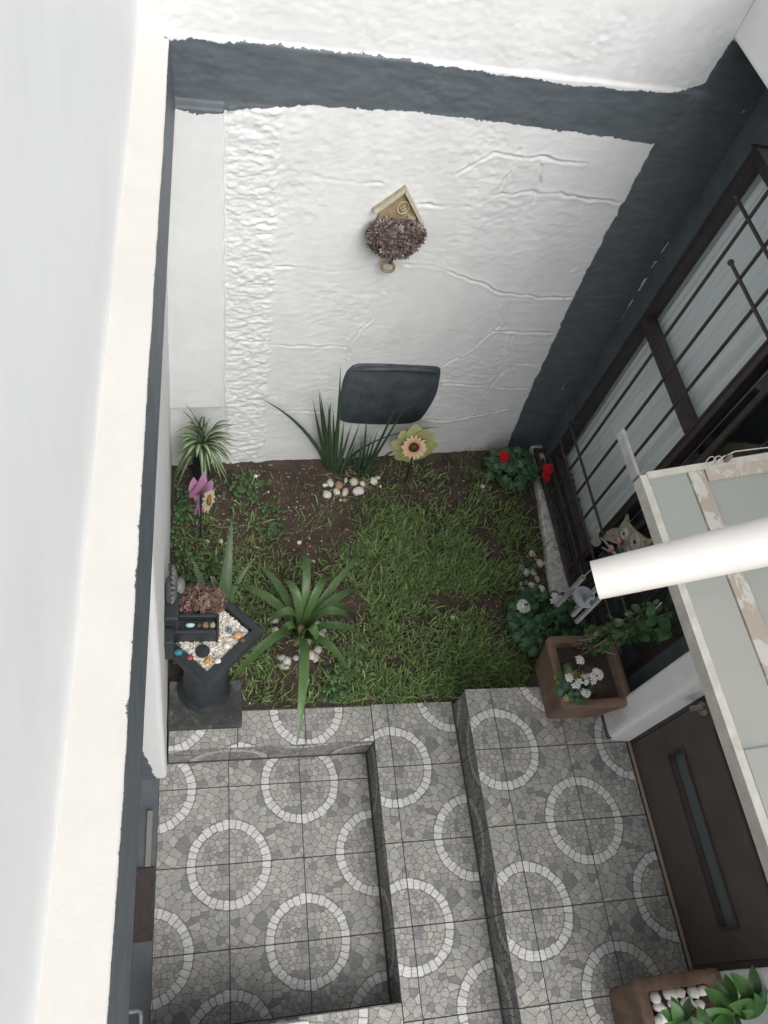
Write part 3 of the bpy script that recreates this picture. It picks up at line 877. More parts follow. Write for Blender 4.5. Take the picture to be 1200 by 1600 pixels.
# risers
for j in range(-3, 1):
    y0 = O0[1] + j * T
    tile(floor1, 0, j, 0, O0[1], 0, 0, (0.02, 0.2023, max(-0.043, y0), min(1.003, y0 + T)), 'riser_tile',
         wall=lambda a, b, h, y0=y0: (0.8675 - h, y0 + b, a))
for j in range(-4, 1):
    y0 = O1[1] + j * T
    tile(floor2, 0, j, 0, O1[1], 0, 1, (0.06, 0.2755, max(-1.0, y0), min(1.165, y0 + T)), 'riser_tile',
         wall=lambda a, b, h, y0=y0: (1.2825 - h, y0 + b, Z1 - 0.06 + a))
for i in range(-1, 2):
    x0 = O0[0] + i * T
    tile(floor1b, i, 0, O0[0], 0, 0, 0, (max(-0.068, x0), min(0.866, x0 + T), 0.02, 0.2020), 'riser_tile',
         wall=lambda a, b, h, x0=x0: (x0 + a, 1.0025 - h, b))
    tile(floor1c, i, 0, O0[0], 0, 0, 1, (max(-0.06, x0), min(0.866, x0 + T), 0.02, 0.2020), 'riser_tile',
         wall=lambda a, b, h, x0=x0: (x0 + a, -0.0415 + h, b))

# --- garden soil
def soil_z(x, y):
    return ZG + 0.035 * (fbm(x * 3.2, y * 3.2, 3, 4) - 0.5) + 0.014 * (fbm(x * 34, y * 34, 5, 3) - 0.5) + 0.012 * np.clip((y - 2.2) / 0.4, 0, 1)
us = np.linspace(-0.16, 2.10, 230)
vs = np.linspace(1.155, 2.95, 180)
def soil_fn(U, V):
    return U, V, np.where(V < 1.2, np.minimum(soil_z(U, V), Z1 - 0.008), soil_z(U, V))
tag(grid_obj('garden_soil', us, vs, soil_fn, M_soil), kind='structure')
def sz(x, y):
    return float(soil_z(np.array([x]), np.array([y]))[0])

# --- back wall: plastered stone, in its own (s, z) frame
BO = np.array([-0.1, 2.56])
BE = np.array([0.9948, 0.1019])
BN = np.array([0.1019, -0.9948])
def bw(s, z, d=0.0):
    return (BO[0] + BE[0] * s + BN[0] * d, BO[1] + BE[1] * s + BN[1] * d, z)
PAINT = [(-0.2, 2.451), (-0.2, 2.451)] + [(s + 0.25, z) if s > 2.1 else (s, z) for s, z in D['paint'][:-2]] + [(0.215, 2.238), (0.10, 2.236), (-0.2, 2.236)]
def wall_relief(U, V):
    d = 0.010 * (fbm(U * 3.0, V * 3.0, 2, 3) - 0.5) + 0.0022 * (fbm(U * 11, V * 14, 8, 5, 0.6) - 0.5)
    pat = np.clip((fbm(U * 4, V * 4, 24, 3) - 0.54) * 6, 0, 1)
    d += 0.0022 * (fbm(U * 40, V * 60, 29, 2) - 0.5) * (0.3 + 1.4 * vnoise(U * 3, V * 3, 26))
    d += pat * 0.0065 * (fbm(U * 30, V * 44, 27, 3, 0.6) - 0.5)
    tr = fbm(U * 9, V * 30, 14, 3)                      # trowel ridges
    d += 0.006 * np.clip(tr - 0.55, 0, 1) * np.clip((fbm(U * 2.2, V * 2.2, 21, 2) - 0.40) * 4, 0, 1)
    for k, pl in enumerate(D['grooves']):
        e = np.full(U.shape, 1e9)
        for a, b in zip(pl[:-1], pl[1:]):
            e = np.minimum(e, seg_dist(U + 0.022 * (vnoise(U * 17, V * 17, 31) - .5), V + 0.030 * (fbm(U * 14, V * 14, 37, 3) - .5), a, b))
        amp = 0.65 + 0.9 * vnoise(U * 8, V * 8, 40 + k)
        fade = np.clip((vnoise(U * 5, V * 5, 60 + k) - 0.22) * 3.5, 0.15, 1)
        e = e + 0.006 * (vnoise(U * 60, V * 60, 33) - 0.5)
        d += amp * fade * (-0.0060 * np.exp(-(e / 0.0040) ** 2) + 0.0018 * np.exp(-((e - 0.012) / 0.008) ** 2))
    # rough rendered strip beside the smooth pilaster
    l, r_ = 0.185 + (2.25 - V) * 0.050, 0.385 + (2.25 - V) * 0.058
    l += 0.012 * (vnoise(U * 1, V * 17, 44) - .5)
    r_ += 0.022 * (vnoise(U * 1, V * 17, 47) - .5)
    inside = np.clip((U - l) / 0.010, 0, 1) * np.clip((r_ - U) / 0.018, 0, 1) * np.clip((2.27 - V) / 0.02, 0, 1)
    d += inside * (0.006 + 0.019 * (fbm(U * 30 + 2.0 * fbm(U * 9, V * 9, 54, 2), V * 66, 51, 4, 0.7) - 0.5))
    # smooth pilaster on its left, ending over a niche
    smooth = np.clip((l - U) / 0.008, 0, 1) * np.clip((2.262 - V) / 0.012, 0, 1)
    d = d * (1 - 0.75 * smooth)
    d += 0.030 * smooth * np.clip((V - 0.705) / 0.010, 0, 1)
    # upper wall steps back a little over the band
    d += 0.010 * np.clip((2.47 - V) / 0.008, 0, 1)
    return d
us = np.linspace(-0.12, 2.46, 470)
vs = np.concatenate([np.linspace(0.02, 2.70, 500), np.linspace(2.72, 3.0, 20)])
def wall_fn(U, V):
    d = wall_relief(U, V)
    return BO[0] + BE[0] * U + BN[0] * d, BO[1] + BE[1] * U + BN[1] * d, V
def wall_paint(U, V):
    sd_ = poly_sd(U, V, PAINT)
    sd_ = np.maximum(sd_, poly_sd(U, V, [(-.2, 0.0), (-.2, 0.168), (0.10, 0.150), (0.17, 0.145), (0.24, 0.205), (0.44, 0.215), (0.52, 0.16), (0.53, 0.0)]))
    sd_ = np.maximum(sd_, 0.012 - np.hypot((U - 1.30) / 1.0, (V - 0.19) / 0.3) * 0.3)
    sd_ += 0.012 * (fbm(U * 16, V * 16, 61, 3) - 0.5)
    # bare plaster where the paint missed the corner, and a few scraped dashes
    for a, b, w, th in (((2.225, 1.672), (2.243, 1.202), 0.012, 0.42), ((2.243, 1.202), (2.242, 0.264), 0.006, 0.60), ((2.105, 0.96), (2.157, 0.578), 0.004, 0.55), ((2.188, 2.417), (2.225, 1.672), 0.005, 0.62)):
        e = seg_dist(U + 0.01 * (vnoise(U * 30, V * 30, 66) - .5), V, a, b)
        hit = (e < w) & (vnoise(U * 60, V * 22, 67) > th)
        sd_ = np.where(hit, -0.01, sd_)
    return sd_
back = thing('garden_wall', bw(1.2, 0.0), 'white plastered stone wall with dark blue grey painted border closing the courtyard', 'wall')
grid_obj('plaster_face', us, vs, wall_fn, M_wall, back, wall_paint)
mb = MB()
q = [bw(-0.12, 0.02, -0.03), bw(2.46, 0.02, -0.03), bw(2.46, 0.02, -0.18), bw(-0.12, 0.02, -0.18)]
V = [(a[0], a[1], 0.0) for a in q] + [(a[0], a[1], 3.0) for a in q]
mb.add(V, [(0, 3, 2, 1), (4, 5, 6, 7), (0, 1, 5, 4), (1, 2, 6, 5), (2, 3, 7, 6), (3, 0, 4, 7)])
mb.obj('wall_core', M_white, back)

# --- left boundary wall: white base, dark lintel beam, pale ledge, smooth upper wall
left = thing('boundary_wall', (-0.18, 1.0, 0.0), 'tall white boundary wall with dark painted beam and cream ledge along its left side', 'wall')
def lprof():
    P = []
    for z in np.linspace(2.235, 2.25, 3): P.append((-0.128 + (z - 2.235) * 2.2, z))
    for t in np.linspace(0, 1, 26)[0:]: P.append((-0.075 - 0.0185 * t, 2.25 + 0.196 * t))
    for t in np.linspace(0, 1, 22)[1:]: P.append((-0.0935 - 0.088 * t, 2.446 + 0.018 * math.sin(t * PI / 2)))
    for t in np.linspace(0, 1, 40)[1:]: P.append((-0.1815 - 0.004 * t, 2.464 + 1.45 * t ** 1.5))
    return P
LP = lprof()
LPa = np.array(LP)
arc = np.concatenate([[0], np.cumsum(np.hypot(*np.diff(LPa, axis=0).T))])
i_top = 3 + 25
def lfn(U, K):
    x = np.interp(K, np.arange(len(LP)), LPa[:, 0])
    z = np.interp(K, np.arange(len(LP)), LPa[:, 1])
    n = 0.006 * (fbm(U * 2.3, z * 4, 71, 3) - 0.5) + 0.0016 * (fbm(U * 22, K * 0.6, 73, 3) - 0.5)
    up = np.clip((K - 3) / 4, 0.2, 1)
    return x + n * up, U, z + 0.5 * n * np.clip((K - i_top) / 3, 0, 1)
def lpaint(U, K):
    a = np.interp(K, np.arange(len(LP)), arc)
    a1 = arc[i_top] - 0.004
    edge = 0.010 * (fbm(U * 3, U * 0 + .5, 81, 3) - 0.5) + 0.012 * (fbm(U * 15, K * .25, 83, 3) - 0.5)
    return np.where(K < 2.2, 0.01, a1 + edge - a)
ys = np.concatenate([np.linspace(-1.2, -0.1, 20), np.linspace(-0.08, 2.58, 330)])
M_ledge = mat_painted_wall("cream_ledge", white=(0.60, 0.585, 0.55), drag=(1, 1.6, 1.6), grime=0.06, fine=0.25, edge=0.014)
M_smooth = mat_plain("fresh_white_paint", (0.86, 0.87, 0.865), 0.6, 0.025, 3, 60, 0.12, 0.003)
kk = i_top + 21
grid_obj('beam_face', ys, np.arange(kk + 1, dtype=float), lfn, M_ledge, left, lpaint)
grid_obj('upper_face', ys, np.arange(kk, len(LP), dtype=float), lfn, M_smooth, left)
mb = MB()
mb.box((-0.42, -1.2, 2.236), (-0.195, 2.9, 3.912))
mb.box((-0.42, 0.96, 0.0), (-0.215, 2.9, 2.235))
mb.obj('wall_core', M_white, left)
# lower white face and the rounded jamb where the gate opening starts
jam = []
for k in range(9):
    a = k / 8 * PI / 2
    jam.append((-0.092 + 0.020 * (math.cos(a) - 1) + 0.0, 0.962 - 0.020 * math.sin(a)))
outl = [(0.9, 2.60 - t * (2.60 - 0.962)) for t in np.linspace(0, 1, 90)]
pathxy = [(-0.100 + 0.026 * min(1, max(0, (2.5 - y) / 1.5)), y) for _, y in outl]
xe = pathxy[-1][0]
pathxy += [(xe - 0.022 * (1 - math.cos(k / 8 * PI / 2)), 0.962 - 0.022 * math.sin(k / 8 * PI / 2)) for k in range(1, 9)]
pathxy += [(xe - 0.022 - t, 0.940) for t in np.linspace(0.01, 0.13, 14)]
PX = np.array(pathxy)
al = np.concatenate([[0], np.cumsum(np.hypot(*np.diff(PX, axis=0).T))])
def jfn(K, Z):
    x = np.interp(K, np.arange(len(PX)), PX[:, 0])
    y = np.interp(K, np.arange(len(PX)), PX[:, 1])
    n = 0.006 * (fbm(y * 3, Z * 3, 91, 3) - 0.5) + 0.002 * (fbm(y * 25 + x * 25, Z * 20, 93, 3) - 0.5)
    return x + n - 0.010 * (Z / 2.25), y, Z
def jpaint(K, Z):
    x = np.interp(K, np.arange(len(PX)), PX[:, 0])
    y = np.interp(K, np.arange(len(PX)), PX[:, 1])
    edge = (-0.118 - 0.075 * np.clip(Z / 0.8, 0, 1.4)) + 0.010 * (fbm(Z * 9, Z * 0, 95, 3) - 0.5)
    return np.where(y < 0.958, edge - x, -0.1 - 0 * x)
grid_obj('lower_face', np.arange(len(PX), dtype=float), np.linspace(0.0, 2.243, 90), jfn, M_wall_left, left, jpaint)

# --- gate in the opening
gate = thing('entrance_gate', (-0.22, 0.3, 0.0), 'dark grey sheet metal gate below the painted beam of the left wall', 'gate')
MB().box((-0.235, -0.9, 0.01), (-0.212, 0.935, 2.22)).obj('gate_leaf', M_navy, gate)
mb = MB().box((-0.211, -0.25, 0.95), (-0.165, 0.10, 1.35), bev=0.006)
mb.obj('lock_box', M_black, gate)
mb = MB()
mb.tube([(-0.162, 0.035, 1.0), (-0.112, 0.035, 1.0), (-0.106, 0.030, 1.0), (-0.104, 0.018, 1.0), (-0.104, -0.055, 0.995)], [0.007, 0.007, 0.0075, 0.007, 0.005], 10)
mb.lathe([(0.019, 0), (0.019, 0.006), (0.008, 0.009)], 18, M=Matrix.Translation((-0.166, 0.035, 1.0)) @ Matrix.Rotation(PI / 2, 4, 'Y'))
mb.obj('lever_handle', M_chime, gate, 40)
mb = MB().box((-0.195, 0.285, 0.0), (-0.108, 0.565, 0.011), (0.055, 0.038, 0.040), 0.003)
tag(mb.obj('door_mat', mat_plain('brown_mat', (0.050, 0.036, 0.038), 0.8, 0.25, 60, 200, 0.4, 0.002)), 'small brown rectangular mat lying on the dark gate threshold', 'mat')
mb = MB().box((-0.152, 0.57, 0.0), (-0.128, 0.80, 0.010), (0.22, 0.21, 0.185), 0.003)  # beige bar painted in place of light coming under the gate
tag(mb.obj('gate_light_strip', M_misc), 'narrow pale beige strip painted as light from under the gate behind the brown mat', 'strip')
# ------------------------------------------------------------------ house on the right
house = thing('house_front', (2.12, 1.0, 0.0), 'dark painted house front with barred window and brown door on the right', 'house')
FX = 2.12
mb = MB()
mb.box((FX, 1.18, 0.0), (2.30, 2.66, 0.295))           # under the window
mb.box((FX, 2.655, 0.0), (2.30, 2.95, 2.80))            # strip at the back corner
mb.box((FX, 0.90, 0.0), (2.30, 1.181, 2.80))            # between window and pier
mb.box((FX, 1.1805, 2.36), (2.30, 2.6555, 2.80))        # lintel
mb.box((FX, -1.0, 2.42), (2.30, 0.899, 2.80))
mb.box((FX + 0.002, -1.0, 0.0), (2.30, -0.055, 2.419))
mb.obj('dark_wall', M_navy, house)
mb = MB()
mb.box((1.852, -1.0, 2.668), (2.9, 2.76, 3.2), bev=0.012)
mb.obj('upper_storey', M_white, house)
mb = MB()
mb.box((2.301, -1.0, -0.02), (3.6, 3.0, 0.0)); mb.box((2.301, -1.0, 2.5), (3.6, 3.0, 2.55))
mb.box((3.6, -1.0, 0.0), (3.65, 3.0, 2.5)); mb.box((2.301, 2.951, 0.0), (3.6, 3.0, 2.5)); mb.box((2.301, -1.05, 0.0), (3.6, -1.0, 2.5))
mb.obj('dim_room', mat_plain('room_paint', (0.22, 0.22, 0.21), 0.8, 0.05, 5, 30, 0.05), house)

# white pier beside the door
def pier(name, x0, y0, y1, z0, z1, label, seed):
    def fn(K, Z):
        P = np.array([(2.118, y1), (x0 + .012, y1), (x0, y1 - .012), (x0, y0 + .03), (x0 + .004, y0 + 0.010), (x0 + .02, y0), (2.05, y0 - 0.012)])
        a = np.concatenate([[0], np.cumsum(np.hypot(*np.diff(P, axis=0).T))])
        t = K * a[-1]
        x = np.interp(t, a, P[:, 0])
        y = np.interp(t, a, P[:, 1])
        n = 0.007 * (fbm(t * 7 + seed, Z * 7, seed, 3) - .5) + 0.002 * (fbm(t * 40, Z * 40, seed + 2, 3) - .5)
        return x + n, y + 0.7 * n, Z
    t = thing(name, (x0 + .08, (y0 + y1) / 2, z0), label, 'pillar')
    grid_obj('plaster_face', np.linspace(0, 1, 70), np.linspace(z0, z1, 110), fn, M_white, t)
    MB().box((x0 - 0.003, y0 + 0.002, z0 - 0.0), (x0 + 0.05, y1 + 0.004, z0 + 0.028), bev=0.004).obj('dark_skirting', M_navy, t)
    return t
pier('white_pier', 1.94, 0.892, 1.022, Z2, 2.41, 'white plastered pier between the brown door and the dark wall', 5)
pier('white_pier', 1.99, -0.40, -0.075, Z2, 2.41, 'white plastered pier behind the leafy pot at the near end of the door', 9)

# concrete sill along the window foot
def sill_fn(K, U):
    y = 1.2 + U * 1.58
    P = [(-1, 0.05), (0, 0.16), (0.08, 0.20), (0.2, 0.208), (1, 0.21)]
    left_ = np.interp(y, [1.2, 1.79, 2.25, 2.72, 2.8], [1.905, 1.950, 2.000, 2.045, 2.05]) + 0.018 * (fbm(y * 8, y * 0, 5, 3) - .5)
    k = np.interp(K, [0, .12, .25, .4, 1], [-0.02, 0.0, 0.012, 0.04, 1])
    z = np.interp(K, [0, .12, .25, .4, 1], [0.10, 0.215, 0.232, 0.238, 0.242])
    x = left_ + (2.119 - left_) * np.clip(k, -.1, 1)
    z = z + 0.010 * (fbm(x * 25, y * 25, 7, 4) - .5)
    return x, y, z
tag(grid_obj('concrete_sill', np.linspace(0, 1, 26), np.linspace(0, 1, 150), sill_fn, M_peel), 'rough concrete sill with peeling white paint below the barred window', 'sill')

# window
win = thing('tall_window', (2.16, 1.93, 0.3), 'tall brown framed window with a curtained and a dark pane behind the bars', 'window')
def bar(mb, a, b, col=(0.04, 0.03, 0.028), bev=0.004):
    mb.box(a, b, col, bev)
W0, W1 = 2.125, 2.185
for nm, a, b in (('jamb', (W0, 2.622, .298), (W1, 2.654, 2.358)), ('jamb', (W0, 1.183, .298), (W1, 1.235, 2.358)),
                 ('bottom_rail', (W0 + .001, 1.2355, .296), (W1, 2.6215, .350)), ('top_rail', (W0 + .001, 1.2355, 2.31), (W1, 2.6215, 2.359)),
                 ('mullion', (W0 - .004, 1.895, .351), (W1, 1.945, 2.309)), ('sash_stile', (W0 + .012, 1.785, .351), (W1 - .006, 1.812, 2.309)),
                 ('transom', (W0 - .008, 1.946, 1.425), (W1, 2.6212, 1.470)), ('transom', (W0 + .002, 1.236, 1.427), (W1, 1.784, 1.468))):
    mb = MB(); bar(mb, a, b); mb.obj(nm, M_brown, win)
for (y0, y1) in ((1.946, 2.6212), (1.236, 1.894)):
    for (z0, z1) in ((.351, 1.424), (1.471, 2.309)):
        MB().box((2.158, y0, z0), (2.162, y1, z1)).obj('pane', M_glass, win)

# curtain
def cur_fn(U, Zv):
    a = 2.225 + 0.016 * np.sin(U * 62 + 2.2 * np.sin(U * 17)) * (0.6 + 0.4 * np.sin(U * 9 + 1)) + 0.008 * np.sin(U * 140 + Zv * 1.5) + 0.010 * np.sin(Zv * 2 + U * 8)
    return a, U, Zv
m, nt, p = new_mat('curtain_cloth')
p.inputs['Base Color'].default_value = (0.84, 0.85, 0.85, 1)
p.inputs['Roughness'].default_value = 0.9
bump(nt, p, noi(nt, 400, 2, 0.5), 0.1, 0.001)
tag(grid_obj('curtain', np.linspace(1.93, 2.66, 200), np.linspace(0.12, 2.40, 26), cur_fn, m), 'pale grey curtain hanging in folds behind the window bars', 'curtain')

# window bars: a cage of rods standing off the wall
gr = thing('window_grille', (2.05, 2.0, 0.25), 'dark brown welded window bars with ball tipped rods over the tall window', 'window bars')
GX = 2.05
ROD = (0.04, 0.03, 0.028)
def rod(a, b, r=0.0075, nm='rod', n=8):
    return MB().tube([a, b], r, n, ROD).obj(nm, M_brown, gr, 40)
for y in (2.348, 2.187, 2.030, 1.87, 1.71, 1.55, 1.39):
    rod((GX, y, 0.265), (GX, y, 2.42), nm='upright_rod')
for z, y0 in ((0.722, 2.565), (0.580, 2.60)):
    rod((GX - .010, y0, z), (GX - .010, 1.25, z), nm='cross_rod')
for z, y0 in ((2.243, 2.462), (2.091, 2.265)):
    o = rod((GX - .010, y0, z), (GX - .010, 1.25, z), nm='cross_rod')
    MB().blob((GX - .010, y0 + .008, z), (.0135,) * 3, ROD, 2, 0).obj('ball_tip', M_brown, o, True)
MB().box((GX - .012, 1.25, 0.262), (GX + .012, 2.70, 0.286), ROD, .003).obj('outer_rail', M_brown, gr)
MB().box((2.098, 1.25, 0.268), (2.118, 2.62, 0.290), ROD, .003).obj('inner_rail', M_brown, gr)
MB().box((2.072, 1.25, 0.270), (2.088, 2.64, 0.284), ROD, .002).obj('middle_rail', M_brown, gr)
MB().box((GX - .010, 2.702, 0.262), (2.118, 2.722, 0.282), ROD, .002).obj('stay', M_brown, gr)
for y in (2.50, 2.348, 2.187, 2.03, 1.87, 1.71, 1.55, 1.39):
    rod((GX, y, 0.274), (2.105, y, 0.277), 0.006, 'stay')
for y in (2.57, 1.30):
    for z in (0.722, 2.40):
        rod((GX - .010, y, z), (2.118, y, z), 0.006, 'stay')

# door
door = thing('front_door', (2.06, 0.41, Z2), 'dark brown house door with narrow horizontal glass slots under the canopy', 'door')
DX = 2.055
slots = ((0.700, 0.805), (1.060, 1.165), (1.42, 1.525), (1.78, 1.885))
ya, yb = 0.070, 0.735
mb = MB()
cuts = [Z2 + .012] + [v for s in slots for v in s] + [2.40]
for k in range(0, len(cuts), 2):
    mb.box((DX, -0.048, cuts[k]), (DX + .045, 0.862, cuts[k + 1]))
for (z0, z1) in slots:
    mb.box((DX + .0005, -0.0475, z0), (DX + .045, ya, z1)); mb.box((DX + .0005, yb, z0), (DX + .045, 0.8615, z1))
mb.obj('door_leaf', M_door, door)
m, nt, p = new_mat('slot_glass')
p.inputs['Base Color'].default_value = (0.11, 0.14, 0.135, 1)
p.inputs['Roughness'].default_value = 0.22
for (z0, z1) in slots:
    g = MB().box((DX + .026, ya, z0), (DX + .030, yb, z1)).obj('glass_slot', m, door)
    mb = MB()
    for (a, b) in (((ya - .012, z0 - .012), (yb + .012, z0 - .0)), ((ya - .012, z1), (yb + .012, z1 + .012)), ((ya - .012, z0), (ya, z1)), ((yb, z0), (yb + .012, z1))):
        mb.box((DX - .007, a[0], a[1]), (DX + .002, b[0], b[1]), ROD, .002)
    mb.obj('slot_frame', M_brown, g)
mb = MB()
Mx = Matrix.Translation((DX - .001, 0.835, 1.03)) @ Matrix.Rotation(-PI / 2, 4, 'Y')
mb.lathe([(.030, 0), (.030, .007), (.024, .011), (.013, .014)], 24, M=Mx)
mb.tube([(DX - .012, 0.835, 1.03), (DX - .050, 0.835, 1.03), (DX - .058, 0.834, 1.034), (DX - .060, 0.828, 1.06), (DX - .059, 0.815, 1.115)], [.011, .010, .012, .0125, .010], 12)
mb.obj('lever_handle', mat_plain('brass_nickel', (0.34, 0.31, 0.26), 0.35, 0.1, 30, 80, 0.05, metal=0.8), door, 40)
MB().box((DX - .004, 0.8635, Z2 + .001), (2.118, 0.886, 2.418), ROD, .002).obj('door_frame', M_brown, door)
MB().box((DX - .004, -0.072, Z2 + .001), (2.118, -0.0495, 2.418), ROD, .002).obj('door_frame', M_brown, door)
MB().box((DX - .0035, -0.049, 2.402), (2.118, 0.863, 2.418), ROD).obj('door_frame', M_brown, door)
o = MB().box((DX - .017, -0.06, Z2 + .0005), (DX - .002, 0.875, Z2 + .012), (0.33, 0.25, 0.18), .003).obj('threshold_strip', M_misc, door)
MB().box((DX - .021, -0.06, Z2 + .0004), (DX - .0172, 0.876, Z2 + .007), (0.02, 0.018, 0.017)).obj('seal', M_black, door)

# glass canopy over the door, rising towards the house
can = thing('glass_canopy', (1.26, 0.4, 2.15), 'frosted glass door canopy with peeling cream frame on the right', 'canopy')
CS = 0.36
def cz(x):
    return 2.150 + CS * (x - 1.25)
def canb(x0, x1, y0, y1, h0, h1, name, mat, col=(0.62, 0.60, 0.55), parent=None, jag=0.0):
    mb = MB()
    V = []
    for h in (h0, h1):
        V += [(x0, y0, cz(x0) + h), (x1, y0, cz(x1) + h), (x1, y1, cz(x1) + h), (x0, y1, cz(x0) + h)]
    mb.add(V, [(0, 3, 2, 1), (4, 5, 6, 7), (0, 1, 5, 4), (1, 2, 6, 5), (2, 3, 7, 6), (3, 0, 4, 7)], col)
    return mb.obj(name, mat, parent or can)
def mat_putty():
    m, nt, p = new_mat('peeling_putty')
    a = noi(nt, 26, 5, 0.7, 0.6, stretch=(1, 0.45, 1))
    at = nd(nt, 'ShaderNodeAttribute', attribute_name='Col')
    c = mixc(nt, mth(nt, 'MULTIPLY', mth(nt, 'SUBTRACT', a, 0.43), 22.0, True), (0.52, 0.505, 0.46), at.outputs['Color'])
    b = noi(nt, 90, 4, 0.7)
    c = mixc(nt, mth(nt, 'MULTIPLY', mth(nt, 'SUBTRACT', b, 0.64, True), 4, True), c, (0.5, 0.46, 0.4))
    nt.links.new(c, p.inputs['Base Color'])
    p.inputs['Roughness'].default_value = 0.8
    bump(nt, p, a, 0.6, 0.003)
    return m
M_putty = mat_putty()
M_cream = mat_plain('cream_frame_paint', (0.50, 0.485, 0.43), 0.7, 0.16, 25, 80, 0.3, 0.002)
for (x0, x1) in ((1.270, 1.373), (1.419, 1.700), (1.745, 2.10)):
    canb(x0, x1, 0.790, 1.158, 0.0, 0.006, 'glass_pane', M_frost)
    canb(x0, x1, 0.36, 0.7895, 0.0003, 0.0063, 'glass_pane', M_frost)
    canb(x0, x1, -0.60, 0.385, 0.0070, 0.013, 'glass_pane', M_frost)
canb(1.251, 1.2695, -0.60, 1.172, -0.030, 0.010, 'edge_bar', M_cream)
canb(1.270, 2.10, 1.1585, 1.180, -0.030, 0.012, 'end_bar', M_cream)
canb(1.376, 1.416, -0.60, 1.1582, -0.030, 0.010, 'glazing_bar', M_putty, (0.38, 0.335, 0.275))
canb(1.703, 1.743, -0.60, 1.1582, -0.030, 0.010, 'glazing_bar', M_putty, (0.38, 0.335, 0.275))
canb(1.4195, 2.10, 1.118, 1.158, 0.0065, 0.013, 'old_sealant', M_putty, (0.44, 0.385, 0.32))
mb = MB().box((1.246, 1.176, 2.122), (1.2575, 1.345, 2.156)).box((1.258, 1.176, 2.122), (1.272, 1.345, 2.128))
mb.obj('bracket_bar', M_metal, can)
# loose wire and sealant scraps at the far bar
mb = MB()
mb.tube([(1.455, 1.176, cz(1.455) + .02), (1.50, 1.19, cz(1.5) + .03), (1.6, 1.186, cz(1.6) + .028), (1.75, 1.20, cz(1.75) + .03)], .0018, 5, (0.5, 0.49, 0.46))
for k in range(3):
    c = Vector((1.43 + k * .02, 1.172, cz(1.44) + .024 + .004 * k))
    mb.tube([c + Vector((.018 * math.cos(t), .010 * math.sin(t * 1.3), .010 * math.sin(t))) for t in np.linspace(0, 5.2, 16)], .0014, 5, (0.5, 0.48, 0.44))
mb.blob((1.478, 1.172, cz(1.478) + .030), (.009, .008, .020), (0.22, 0.15, 0.12), 1, .4, 3)
mb.obj('wire', M_misc, can)

# white plastic pipe above the canopy
pipe = thing('drain_pipe', (0.893, 0.736, 2.35), 'fat cream plastic pipe sticking out over the glass canopy', 'pipe')
A = Vector((0.8934, 0.7361, 2.35)); Bv = Vector((1.2057, 0.7270, 2.55))
dv = (Bv - A)
pts = [A + dv * t for t in np.linspace(0, 3.4, 12)]
rad = [0.0445 + (0.0525 - 0.0445) * min(t, 1.6) for t in np.linspace(0, 3.4, 12)]
mb = MB()
n = 40
dn = dv.normalized()
s1 = dn.cross(Vector((0, 0, 1))).normalized(); s2 = dn.cross(s1)
rings = [(pts[k], rad[k]) for k in range(len(pts))]
inner = [(pts[0] + dn * .0008, rad[0] - .0030), (pts[0] + dn * 0.02, rad[0] - .0042), (pts[1], rad[1] - .004), (pts[2], rad[2] - .004)]
allr = list(reversed(inner)) + [(pts[0] + dn * .0002, rad[0] - .0012)] + rings
V = [tuple(c + (s1 * math.cos(2 * PI * k / n) + s2 * math.sin(2 * PI * k / n)) * r) for c, r in allr for k in range(n)]
F = [(i * n + k, (i + 1) * n + k, (i + 1) * n + (k + 1) % n, i * n + (k + 1) % n) for i in range(len(allr) - 1) for k in range(n)]
F.append(tuple((len(allr) - 1) * n + k for k in range(n)))
F.append(tuple(range(n))[::-1])
mb.add(V, F)
mb.obj('pipe_body', M_pvc, pipe, 40)

# wind chime hanging under the pipe mouth
ch = thing('wind_chime', (0.97, 0.80, 2.05), 'metal tube wind chime hanging under the end of the cream pipe', 'wind chime')
tops = [(0.990, 0.850, 2.150, .165), (1.010, 0.805, 2.135, .12), (1.028, 0.795, 2.135, .14), (1.040, 0.835, 2.16, .16)]
for (x, y, z, L) in tops:
    mb = MB()
    nn = 14
    for r0, r1 in ((.0066, .0050),):
        V, F = [], []
        for (r, zz) in ((r1, z - .05), (r1, z), (r0, z), (r0, z - L), (r1, z - L)):
            for k in range(nn):
                V.append((x + r * math.cos(2 * PI * k / nn), y + r * math.sin(2 * PI * k / nn), zz))
        for i in range(4):
            for k in range(nn):
                F.append((i * nn + k, (i + 1) * nn + k, (i + 1) * nn + (k + 1) % nn, i * nn + (k + 1) % nn))
        mb.add(V, F)
    mb.obj('chime_tube', M_chime, ch, 40)
MB().lathe([(.001, 0), (.030, 0), (.032, .004), (.030, .008), (.001, .008)], 24, (0.1, .11, .12), Matrix.Translation((1.010, .820, 2.09))).obj('striker', M_navy, ch, 40)
MB().lathe([(.001, 0), (.040, 0), (.042, .005), (.038, .010), (.001, .010)], 24, (0.1, .08, .06), Matrix.Translation((1.010, .815, 2.235))).obj('top_disc', M_brown, ch, 40)
mb = MB()
for (x, y, z, L) in tops:
    mb.tube([(x, y, z), (1.010 + (x - 1.010) * .9, .815 + (y - .815) * .9, 2.236)], .0009, 4, (.3, .3, .3))
mb.tube([(1.010, .815, 2.245), (1.0, .775, 2.33), (.985, .735, 2.378)], .0012, 4, (.3, .3, .3))
mb.tube([(1.010, .815, 2.23), (1.010, .818, 2.03)], .0009, 4, (.3, .3, .3))
mb.obj('cord', M_misc, ch)

